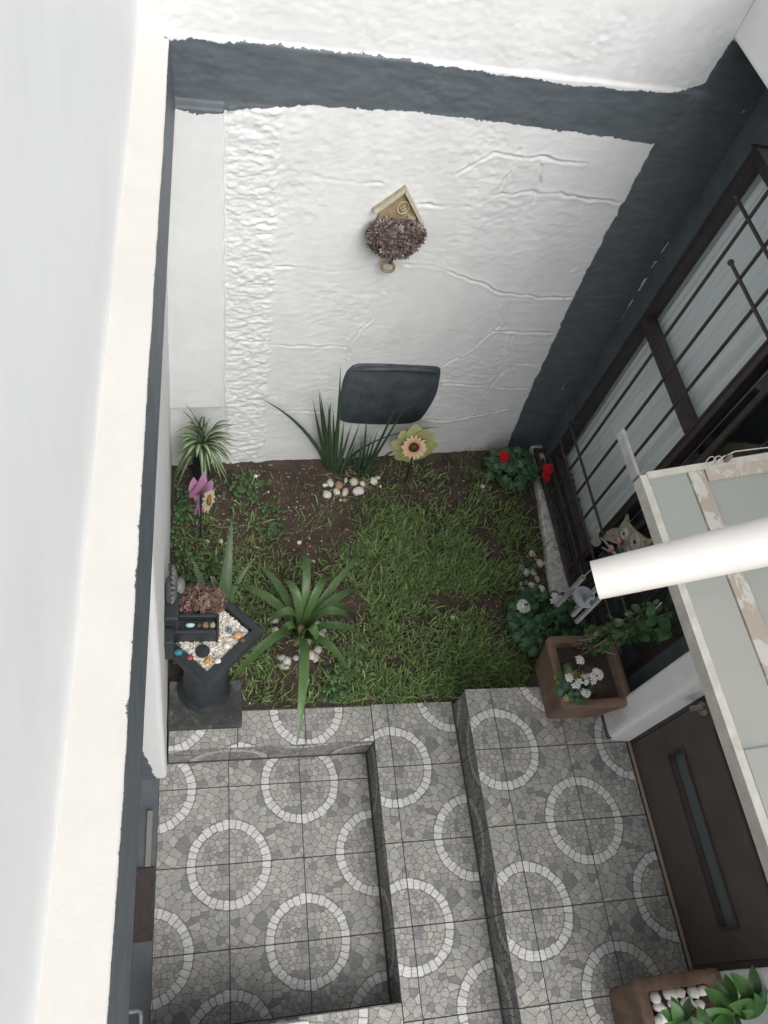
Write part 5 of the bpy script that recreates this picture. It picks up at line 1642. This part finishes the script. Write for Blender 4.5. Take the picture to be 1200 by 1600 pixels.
# ------------------------------------------------------------------ stones
def stone(p, a, b, col, label, seed, group=None, h=None, name='stone', z=None, sub=2):
    r = random.Random(seed)
    zz = z if z is not None else sz(p[0], p[1])
    h = h or min(a, b) * .75
    mb = MB()
    mb.blob((0, 0, 0), (a, b, h), col, sub, .30, seed)
    o = mb.obj(name, M_stone, None, True)
    o.location = (p[0], p[1], zz + h * .62)
    o.rotation_euler = (r.uniform(-.2, .2), r.uniform(-.2, .2), r.uniform(-.35, .35))
    return tag(o, label, 'stone', group)
SW, SC, SP, ST, SGR = (.66, .64, .60), (.58, .50, .40), (.50, .40, .34), (.36, .22, .13), (.42, .40, .37)
irl = [(SW, 'white stone touching the left iris clump, largest upright one of the row'), (ST, 'tan stone between white stones in front of the iris'), (SW, 'tiny white upright stone between the two iris clumps'),
       (SC, 'rounded cream stone below the right iris clump'), (SW, 'small white stone at the right end of the iris stone row'), (SW, 'largest flat white stone in front of the iris with a dark crack'),
       (SC, 'narrow cream stone standing upright in the middle of the iris stones'), (SW, 'white stone squeezed between tan stone and front left white stone'), (SW, 'broad white stone at the front left of the iris stones'),
       (SW, 'small pale sliver at the far left of the iris stones'), (SP, 'tiny pinkish pebble in front of the iris stones'), (ST, 'small brown pebble in front of the iris stones'),
       (SW, 'larger white stone of the loose group right of the iris'), (SW, 'flat white chip behind the loose group right of the iris'), (SW, 'tiny white pebble beside the loose group right of the iris')]
for k, ((x, y, a, b), (c, lb)) in enumerate(zip(D['rocks_iris'], irl)):
    stone((x, y), a * 1.12, b * 1.15, c, lb, 100 + k, 'stones in front of the iris')
rrl = ['oval pale stone at the top of the pile by the sill', 'upright cream stone nearest the sill near the top of the pile', 'flat grey white stone on the grass side of the pile',
       'round white stone in the upper left of the pile by the sill', 'round pale stone in the middle of the pile by the sill', 'pinkish stone below the middle of the pile by the sill',
       'smooth pale stone lower in the pile by the sill', 'large smooth grey white stone nearest the sill at the pile bottom', 'flat split stone at the grassy lower left of the pile',
       'big oval stone just above the white geranium flowers', 'big split stone just above the white geranium at the right', 'tiny pebble amid the pile by the sill', 'tiny pebble at the left edge of the pile by the sill',
       'tiny white pebble at the sill beside the pile', 'small tan pebble near the top of the pile by the sill']
rc = [SC, SC, SGR, SW, SC, SP, SC, SW, SGR, SC, SP, SGR, SW, SW, ST]
for k, ((x, y, a, b), c, lb) in enumerate(zip(D['rocks_right'], rc, rrl)):
    stone((x, y), a * 1.05, b * 1.1, tuple(min(.72, q * 1.1) for q in c), lb, 140 + k, 'stones along the concrete sill')
agl = ['long grey stone between the agapanthus and the fountain corner', 'roundest stone at the right end of the ring under the agapanthus', 'small grey stone tucked beneath the right leaves of the agapanthus', 'cream stone at the front right of the agapanthus ring',
       'foremost right stone below the agapanthus beside the lawn', 'white stone just left of the hanging agapanthus leaf', 'flat grey stone lowest in the ring under the agapanthus', 'small cream stone at the very stem of the agapanthus',
       'grey stone right of the agapanthus stem', 'white upright stone right of the hanging agapanthus leaf', 'long grey stone at the left of the agapanthus ring front', 'cream stone behind the long grey one by the fountain corner',
       'grey stone between the two front right stones of the agapanthus', 'small white stone high on the right of the agapanthus stem', 'little grey stone under the hanging agapanthus leaf', 'tiny cream stone at the far right under the agapanthus leaves']
for k, (x, y, a, b) in enumerate(D['rocks_agap']):
    stone((x, y), a * 1.25, b * 1.25, (SGR, SW, SGR, SC)[k % 4], agl[k], 170 + k, 'stones round the agapanthus')
lone = ['lone white stone beside the red geranium', 'lone pale stone in the middle of the lawn', 'small white stone by the dark painted wall foot at the left', 'white chip on bare soil near the far wall',
        'white chip on bare soil behind the aloe', 'grey chip at the foot of the pink ornament', 'small pale pebble at the lawn edge left of the grass', 'tiny cream pebble beside an agapanthus leaf tip']
for k, ((x, y, a, b), lb) in enumerate(zip(D['rocks_lone'], lone)):
    stone((x, y), a, b, SW if k != 5 else SGR, lb, 200 + k)
pbl = ['large round white pebble nearest the left rim of the near pot', 'flat white pebble below the large round one in the near pot', 'white pebble against the far rim of the near pot', 'large oval pebble at the middle of the far rim in the near pot',
       'long leaning pebble right of the yellow bud in the near pot', 'upright pale pebble at the right corner of the near pot', 'white pebble half under the left leaves of the near pot', 'long pebble under the pointed leaf in the near pot',
       'cream pebble behind the middle leaf of the near pot', 'small pebble behind the yellow bud in the near pot', 'white pebble at the lower left rim of the near pot']
for k, (x, y) in enumerate(D['pot2peb']):
    x = min(max(x, 1.692), 1.925); y = min(max(y, -.38), -.122)
    stone((x, y), .022 + .004 * (k % 3), .018 + .004 * ((k + 1) % 2), (.72, .71, .67), pbl[k], 220 + k, 'white pebbles in the near pot', z=.668)

# ------------------------------------------------------------------ fountain
slab = MB().box((-.072, 1.092, .10), (.254, 1.315, .236), (.04,) * 3, .008).obj('slab', M_slab)
tag(slab, 'worn black stone slab under the fountain beside the tiled border', 'slab')
ft = thing('wall_fountain', (.085, 1.285, .236), 'black painted diamond shaped fountain bowl on a round pedestal against the left wall', 'fountain')
MB().lathe([(.001, 0), (.118, 0), (.120, .012), (.108, .030), (.098, .05), (.094, .30), (.105, .42), (.130, .50), (.001, .50)], 40, (.02, .025, .03), Matrix.Translation((.086, 1.275, .236))).obj('pedestal', M_black, ft, 40)
CX, CY, HD = .081, 1.287, .221
def bowl_outline(hd):
    pl = [(CX, CY - hd), (CX + hd * 1.0, CY), (CX, CY + hd), (CX - hd, CY)]
    pl = clip_half(pl, -1, 0, .083)
    return pl
mb = MB()
outer, inner = bowl_outline(HD), bowl_outline(HD)
def ins_to(pl, d): 
    return inset(pl, d)
o1 = chaikin(outer, .035); 
i1 = ins_to(outer, .037)
low = ins_to(outer, .030)
zt = .855
def loft(mb, loops, col, close=True):
    n = max(len(l) for l, z in loops)
    V, F = [], []
    for l, z in loops:
        # resample every loop by corner index so that the loops match
        V += [(x, y, z) for x, y in l]
    n = len(loops[0][0])
    for i in range(len(loops) - 1):
        for k in range(n):
            F.append((i * n + k, i * n + (k + 1) % n, (i + 1) * n + (k + 1) % n, (i + 1) * n + k))
    F.append(tuple(range(n))[::-1])
    F.append(tuple((len(loops) - 1) * n + k for k in range(n)))
    mb.add(V, F, col)
if area(outer) < 0: outer = outer[::-1]
i0 = inset(outer, .033); i2 = inset(outer, .040)
lw = inset(outer, .018)
loft(mb, [(lw, .735), (inset(outer, .006), .765), (inset(outer, .001), .775), (outer, .79), (outer, zt - .006), (inset(outer, .006), zt), (i0, zt), (i2, zt - .05), (inset(outer, .041), zt - .055)], (.02, .025, .03))
mb.obj('bowl', M_black, ft)
# trough with its front lip and the stepped block against the wall
mb = MB()
mb.box((-.080, 1.248, .80), (.112, 1.262, .925), bev=.004)
mb.box((-.080, 1.312, .80), (.112, 1.326, .930), bev=.004)
mb.box((-.080, 1.2625, .80), (.112, 1.3115, .900), bev=.002)
mb.box((.1123, 1.248, .80), (.122, 1.326, .925), bev=.003)
mb.box((-.0855, 1.255, .81), (-.030, 1.40, 1.03), bev=.010)
mb.box((-.0845, 1.185, .81), (-.046, 1.254, .97), bev=.008)
mb.obj('spill_trough', M_black, ft)
# weathered shell shaped mask against the wall
r = random.Random(71)
mb = MB()
for k in range(11):
    a = -1.3 + 2.6 * k / 10
    p0 = Vector((-.068, 1.375, 1.05)); 
    p1 = p0 + Vector((0.012, .082 * math.sin(a), .085 * math.cos(a) + .012))
    mb.tube([p0, p0.lerp(p1, .5) + Vector((.018, 0, 0)), p1], [.004, .0085, .0055], 6, (.12, .125, .13))
mb.blob((-.062, 1.372, 1.05), (.022, .055, .055), (.10, .105, .11), 2, .25, 5)
mb.blob((-.035, 1.40, 1.02), (.026, .034, .034), (.16, .165, .165), 2, .4, 6)
mb.obj('shell_mask', M_misc, ft, True)
MB().lathe([(.001, 0), (.026, 0), (.028, .008), (.024, .016), (.001, .017)], 20, (.04, .045, .05), Matrix.Translation((.062, 1.205, .838))).obj('pump_cap', M_black, ft, 40)
# pebble bed
r = random.Random(81)
mb = MB()
inn = inset(outer, .040)
def inside(pl, x, y):
    return all((pl[(i + 1) % len(pl)][0] - pl[i][0]) * (y - pl[i][1]) - (pl[(i + 1) % len(pl)][1] - pl[i][1]) * (x - pl[i][0]) > 0 for i in range(len(pl)))
mb.prism(inset(outer, .041), lambda u, v, h: (u, v, h), .80, .832, (.40, .37, .32))
cnt = 0
while cnt < 1150:
    x, y = r.uniform(-.09, .30), r.uniform(1.06, 1.51)
    if not inside(inset(outer, .044), x, y): continue
    if -.09 < x < .124 and 1.246 < y < 1.42: continue
    cnt += 1
    g = r.uniform(.75, 1.05)
    c = (.68 * g, .64 * g, .57 * g) if r.random() < .9 else (.40 * g, .30 * g, .2 * g)
    s = r.uniform(.0042, .0078)
    Mr = Matrix.Rotation(r.uniform(0, 3.1), 3, 'Z')
    mb.blob((x, y, .833 + r.uniform(0, .006)), (s * 1.25, s * .85, s * .7), c, 1, .3, cnt, Mr.to_4x4())
tag(mb.obj('pebble_bed', M_stone, ft, True), kind='stuff')
fs_ = [((.012, 1.288, .902), (.016, .009, .007), (.42, .62, .64), 'pearly pale blue shell lying in the fountain trough'), ((.045, 1.286, .902), (.009, .010, .008), (.10, .06, .04), 'small dark brown stone left of the square ones in the trough'),
       ((.070, 1.287, .902), (.012, .014, .009), (.22, .14, .10), 'square brown stone in the middle of the fountain trough'), ((.098, 1.287, .902), (.011, .013, .009), (.34, .29, .21), 'square beige stone at the open end of the fountain trough'),
       ((-.030, 1.200, .85), (.016, .013, .010), (.03, .16, .20), 'teal glass stone at the left corner of the fountain'), ((.015, 1.176, .845), (.012, .011, .010), (.34, .06, .05), 'red glass stone on the white pebbles'),
       ((.080, 1.163, .845), (.010, .010, .010), (.55, .25, .02), 'amber orange glass stone on the white pebbles'), ((.120, 1.160, .845), (.013, .012, .009), (.68, .62, .55), 'round cream stone right of the amber stone in the fountain'),
       ((.165, 1.290, .845), (.010, .010, .008), (.10, .16, .26), 'blue stone at the right side of the fountain trough'), ((.198, 1.268, .845), (.017, .015, .010), (.48, .28, .15), 'large orange tan stone near the right corner of the fountain'),
       ((.216, 1.245, .845), (.011, .010, .009), (.14, .07, .045), 'dark brown stone in the right corner of the fountain'), ((.155, 1.225, .843), (.014, .012, .008), (.66, .62, .56), 'broad white stone beside the orange tan stone in the fountain')]
for k, (p, s, c, lb) in enumerate(fs_):
    mb = MB(); mb.blob((0, 0, 0), s, c, 2, .2, 300 + k)
    o = mb.obj('stone', M_stone, None, True)
    o.location = (p[0], p[1], p[2] + .004)
    o.scale = (1.15, 1.15, 1.2)
    tag(o, lb, 'stone')
succulent('purple_succulent', [((.025, 1.395, .90), (.075, .060, .055), (0, -.3, 1)), ((.085, 1.40, .885), (.060, .055, .045), (0, -.3, 1))],
          'reddish brown low succulent heaped behind the fountain trough', 'succulent', [(.15, .075, .065), (.20, .115, .10), (.11, .055, .05), (.24, .17, .14), (.16, .13, .085)], 330, .0095, 15)

# ------------------------------------------------------------------ garden ornaments on sticks
def petal_ring(mb, c, ax, n, r0, r1, col, tip, rr, w=.5, ph=0):
    ax = Vector(ax).normalized(); a = ax.cross(Vector((.1, .2, .97))).normalized(); b = ax.cross(a)
    for k in range(n):
        th = 2 * PI * k / n + ph
        o = a * math.cos(th) + b * math.sin(th)
        p0, p1 = Vector(c) + o * r0, Vector(c) + o * r1 * rr.uniform(.9, 1.08)
        mb.leaf([p0, p0.lerp(p1, .5) + ax * .006, p1 + ax * rr.uniform(-.004, .006)], (r1) * w, col, 5, .15, lambda t: min(1, .5 + 1.2 * t) * (1 - t ** 2.2), tipcol=tip, side=ax.cross(o))
r = random.Random(91)
sf = thing('sunflower_ornament', (1.211, 2.497, ZG), 'peach sunflower ornament with pale yellow backing petals on a stick by the white wall', 'garden ornament')
c = Vector((1.158, 2.45, .585)); ax = Vector((-.12, -.78, .60))
mb = MB(); petal_ring(mb, c, ax, 17, .026, .066, (.62, .25, .15), (.74, .66, .42), r, .32); petal_ring(mb, c - ax.normalized() * .004, ax, 15, .026, .070, (.64, .32, .2), (.76, .70, .48), r, .32, .2)
mb.obj('petals', M_petal, sf, True)
mb = MB(); mb.blob(c + ax.normalized() * .004, (.030, .020, .026), (.05, .03, .018), 2, .15, 3); mb.obj('flower_centre', M_misc, sf, True)
mb = MB()
cb = Vector((1.180, 2.505, .535))
for k in range(13):
    a = 2 * PI * k / 13
    o = Vector((math.cos(a) * .9 + .12 * math.sin(a), 0, math.sin(a)))
    L = .112 + .055 * abs(math.cos(a - 2.2)) + r.uniform(-.01, .015)
    mb.leaf([cb - o * .01, cb + o * L * .6 + Vector((0, -.012, 0)), cb + o * L + Vector((0, r.uniform(-.01, .01), 0))], .115, (.42, .41, .14), 6, .15, lambda t: min(1, .6 + t) * (1 - t ** 4 * .85), tipcol=(.52, .52, .26), side=Vector((0, 1, 0)).cross(o))
mb.obj('backing_petals', M_petal, sf, True)
MB().tube([(1.211, 2.492, ZG - .03), (1.200, 2.492, .36), (1.180, 2.490, .56)], .0045, 7, (.02, .02, .02)).obj('stick', M_wood, sf, True)

pk = thing('pinwheel_ornament', (.054, 2.117, ZG), 'pink and cream flower ornament on a stick near the far left corner', 'garden ornament')
mb = MB()
pc = Vector((.045, 2.12, .60))
PK = (.42, .20, .34)
def pkleaf(a, m_, b, w):
    mb.leaf([a, m_, b], w, PK, 7, .25, lambda t: min(1, .55 + 1.3 * t) * (1 - t ** 3), tipcol=(.47, .24, .39), side=(.9, .3, .1))
from_px = lambda dx, dz, dy=0: pc + Vector((dx, dy, dz))
for dx, dz, w, dy in ((-.030, .115, .065, 0), (.018, .155, .06, .01), (.052, .120, .045, -.01), (.005, .10, .08, -.012), (.060, .085, .04, .0), (-.012, .06, .09, -.015)):
    pkleaf(from_px(-.006, -.03), from_px(dx * .9 - .01, dz * .45, -.02), from_px(dx, dz, dy), w)
for dx, dz, w in ((-.020, -.085, .035), (.008, -.10, .035), (-.004, -.08, .05)):
    pkleaf(from_px(0, .0), from_px(dx * .7, dz * .5), from_px(dx, dz), w)
for dx, dz, w in ((-.020, -.235, .016), (.006, -.245, .011), (.022, -.20, .012), (-.004, -.17, .016)):
    pkleaf(from_px(0, -.08), from_px(dx * .4, dz * .6), from_px(dx, dz), w)
mb.obj('pink_petals', M_petal, pk, True)
mb = MB(); cc = Vector((.088, 2.10, .555)); ax = Vector((.88, -.42, .22))
petal_ring(mb, cc, ax, 16, .022, .072, (.66, .56, .40), (.74, .68, .50), r, .34); petal_ring(mb, cc - ax.normalized() * .004, ax, 14, .022, .066, (.66, .52, .38), (.76, .70, .52), r, .34, .2)
mb.obj('cream_petals', M_petal, pk, True)
mb = MB(); mb.blob(cc + ax.normalized() * .003, (.012, .028, .032), (.20, .12, .035), 2, .12, 4); mb.obj('flower_centre', M_misc, pk, True)
MB().tube([(.058, 2.112, ZG - .03), (.056, 2.115, .40), (.048, 2.12, .62)], .004, 7, (.03, .03, .03)).obj('stick', M_wood, pk, True)

# ------------------------------------------------------------------ grass, weeds, grit
def density(x, y):
    """how thick the grass stands, 0..1"""
    d = np.exp(-((x - 1.36) / .60) ** 4 - ((y - 1.76) / .66) ** 4)
    d = np.maximum(d, np.exp(-((x - .95) / .55) ** 4 - ((y - 1.38) / .24) ** 4) * .95)
    d = np.maximum(d, .34 * np.exp(-((x - .35) / .42) ** 4 - ((y - 1.65) / .60) ** 4))
    for (cx, cy, rx, ry, k) in ((1.18, 1.60, .11, .08, .9), (.80, 1.66, .15, .14, .95), (.60, 1.45, .20, .14, .9), (1.60, 1.57, .10, .09, .7), (.55, 2.05, .30, .22, .8), (1.9, 1.86, .16, .26, .9), (.95, 1.93, .12, .07, .6), (1.42, 2.43, .30, .09, .75), (.80, 2.42, .34, .14, .95)):
        d = d * (1 - k * np.exp(-((x - cx) / rx) ** 2 - ((y - cy) / ry) ** 2))
    n = fbm(x * 6, y * 6, 17, 3)
    return np.clip(d * np.clip((n - .26) * 2.4, 0, 1.1), 0, 1)
rs = np.random.RandomState(5)
def grass_blades(n, rs, dens, hmin, hmax, wmin, wmax, cols, name, lab):
    xs, ys = rs.uniform(-.05, 2.03, n * 6), rs.uniform(1.19, 2.76, n * 6)
    ok = (rs.rand(n * 6) < dens(xs, ys)) & ~((xs < .27) & (ys < 1.34)) & (ys < 2.545 + .102 * (xs + .1)) & (xs < 1.945 + .04 * (ys - 1.2))
    xs, ys = xs[ok][:n], ys[ok][:n]
    n = len(xs)
    z = soil_z(xs, ys) - .004
    az = rs.uniform(0, 2 * PI, n)
    L = rs.uniform(hmin, hmax, n)
    lean = rs.uniform(.25, 1.25, n)
    w = rs.uniform(wmin, wmax, n)
    dx, dy = np.cos(az), np.sin(az)
    ca = rs.uniform(-.9, .9, n) + az + PI / 2
    sx, sy = np.cos(ca), np.sin(ca)
    V = np.zeros((n, 9, 3), np.float32)
    C = np.zeros((n, 9, 3), np.float32)
    ci = rs.randint(0, len(cols), n)
    base_c = np.array(cols)[ci] * rs.uniform(.75, 1.3, (n, 1))
    dry = rs.rand(n)
    for k, t in enumerate((0, .38, .74, 1.0)):
        out = L * np.sin(lean) * t ** 1.5
        up = L * np.cos(lean * (.55 + .65 * t)) * t
        wx = w * (1, .95, .65, .0)[k] * .5
        px, py, pz = xs + dx * out, ys + dy * out, z + np.maximum(up, .004 * t)
        if k < 3:
            V[:, k * 2] = np.stack([px - sx * wx, py - sy * wx, pz], 1)
            V[:, k * 2 + 1] = np.stack([px + sx * wx, py + sy * wx, pz], 1)
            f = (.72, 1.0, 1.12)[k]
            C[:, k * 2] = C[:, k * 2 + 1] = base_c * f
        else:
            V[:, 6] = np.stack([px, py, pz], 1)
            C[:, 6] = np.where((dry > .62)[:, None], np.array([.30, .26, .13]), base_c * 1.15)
    V, C = V[:, :7], C[:, :7]
    i = (np.arange(n) * 7)[:, None]
    F = np.concatenate([(i + np.array([[0, 1, 3, 2]])), (i + np.array([[2, 3, 5, 4]]))]).tolist() + (i + np.array([[4, 5, 6]])).tolist()
    mb = MB()
    mb.V = V.reshape(-1, 3).tolist(); mb.C = C.reshape(-1, 3).tolist(); mb.F = F
    o = mb.obj(name, M_leaf)
    return tag(o, lab, 'grass', kind='stuff')
G1 = [(.140, .225, .070), (.175, .265, .080), (.105, .180, .064), (.210, .285, .095), (.140, .225, .098)]
G2 = [(.17, .175, .09), (.21, .19, .11), (.11, .15, .065), (.28, .235, .15)]
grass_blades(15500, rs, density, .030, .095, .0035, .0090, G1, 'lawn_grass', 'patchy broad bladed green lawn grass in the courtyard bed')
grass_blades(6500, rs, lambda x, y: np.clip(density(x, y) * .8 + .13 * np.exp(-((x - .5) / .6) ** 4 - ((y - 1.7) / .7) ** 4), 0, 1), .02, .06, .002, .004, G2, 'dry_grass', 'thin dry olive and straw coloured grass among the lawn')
# tufts along the wall foot
def wallfoot(x, y):
    return np.where((np.abs(y - (2.53 + .102 * (x + .1))) < .035) & (x > 1.22) & (x < 1.85), .7, 0) + .5 * np.exp(-((x - 1.30) / .07) ** 2 - ((y - 2.42) / .09) ** 2) + .4 * np.exp(-((x - 1.62) / .07) ** 2 - ((y - 2.42) / .12) ** 2)
grass_blades(420, rs, wallfoot, .05, .13, .003, .006, G1[:3], 'wall_grass', 'loose taller grass tufts along the foot of the white wall')
# clover and creeping weeds
r = random.Random(101)
mb = MB()
for (x, y) in D['weeds']:
    for k in range(20):
        px, py = x + r.gauss(0, .048), y + r.gauss(0, .048)
        if px < -.085 or py < 1.2 or py > 2.54: continue
        z0 = sz(px, py)
        h = r.uniform(.008, .035)
        g = r.uniform(.7, 1.3)
        for q in range(3):
            a = r.uniform(0, .6) + q * 2.09
            s = r.uniform(.006, .011)
            cx, cy = px + s * math.cos(a), py + s * math.sin(a)
            V = [(cx + s * .95 * math.cos(t), cy + s * .95 * math.sin(t), z0 + h + .003 * math.cos(t + a)) for t in np.linspace(0, 2 * PI, 7)[:-1]]
            mb.add(V, [tuple(range(6))], (.055 * g, .115 * g, .036 * g))
tag(mb.obj('clover_weeds', M_leaf), 'small clover like weeds creeping over the bare soil at the left', 'weeds', kind='stuff')
# grit, crumbs of bark and white specks lying on the soil
mb = MB()
for k in range(3000):
    x, y = r.uniform(-.08, 2.0), r.uniform(1.2, 2.62)
    if y > 2.53 + .102 * (x + .1): continue
    s = r.uniform(.0015, .0040)
    if r.random() < .25:
        c = (.55, .53, .49); s *= 1.1
    else:
        c = r.choice([(.09, .06, .045), (.14, .10, .075), (.05, .038, .03), (.20, .155, .115)])
        s *= 1.8
    mb.blob((x, y, sz(x, y) + s * .4), (s * r.uniform(.8, 2.0), s, s * .6), c, 1, .4, k, Matrix.Rotation(r.uniform(0, 3), 4, 'Z'))
tag(mb.obj('soil_grit', M_stone), 'white specks and bark crumbs scattered on the dark soil', 'grit', kind='stuff')
mb = MB()
for k in range(420):
    x, y = r.uniform(-.05, 1.9), r.uniform(1.25, 2.5)
    a = r.uniform(0, 6.28); L = r.uniform(.02, .07)
    z0 = sz(x, y) + .004
    mb.tube([(x, y, z0), (x + L * .5 * math.cos(a), y + L * .5 * math.sin(a), z0 + r.uniform(.002, .01)), (x + L * math.cos(a + .2), y + L * math.sin(a + .2), z0 + .002)], .0011, 4, r.choice([(.24, .19, .12), (.16, .12, .08), (.32, .28, .2)]))
tag(mb.obj('dry_twigs', M_wood), 'thin dry twigs and straw lying on the soil', 'twigs', kind='stuff')

# white plaster ledge just entering at the near edge
mb = MB()
mb.box((-.09, -.60, Z1 + .001), (.470, -.052, .400), (.78,) * 3, .022)
tag(mb.obj('plaster_ledge', M_white), 'white plastered ledge at the near edge of the entrance floor', 'ledge')
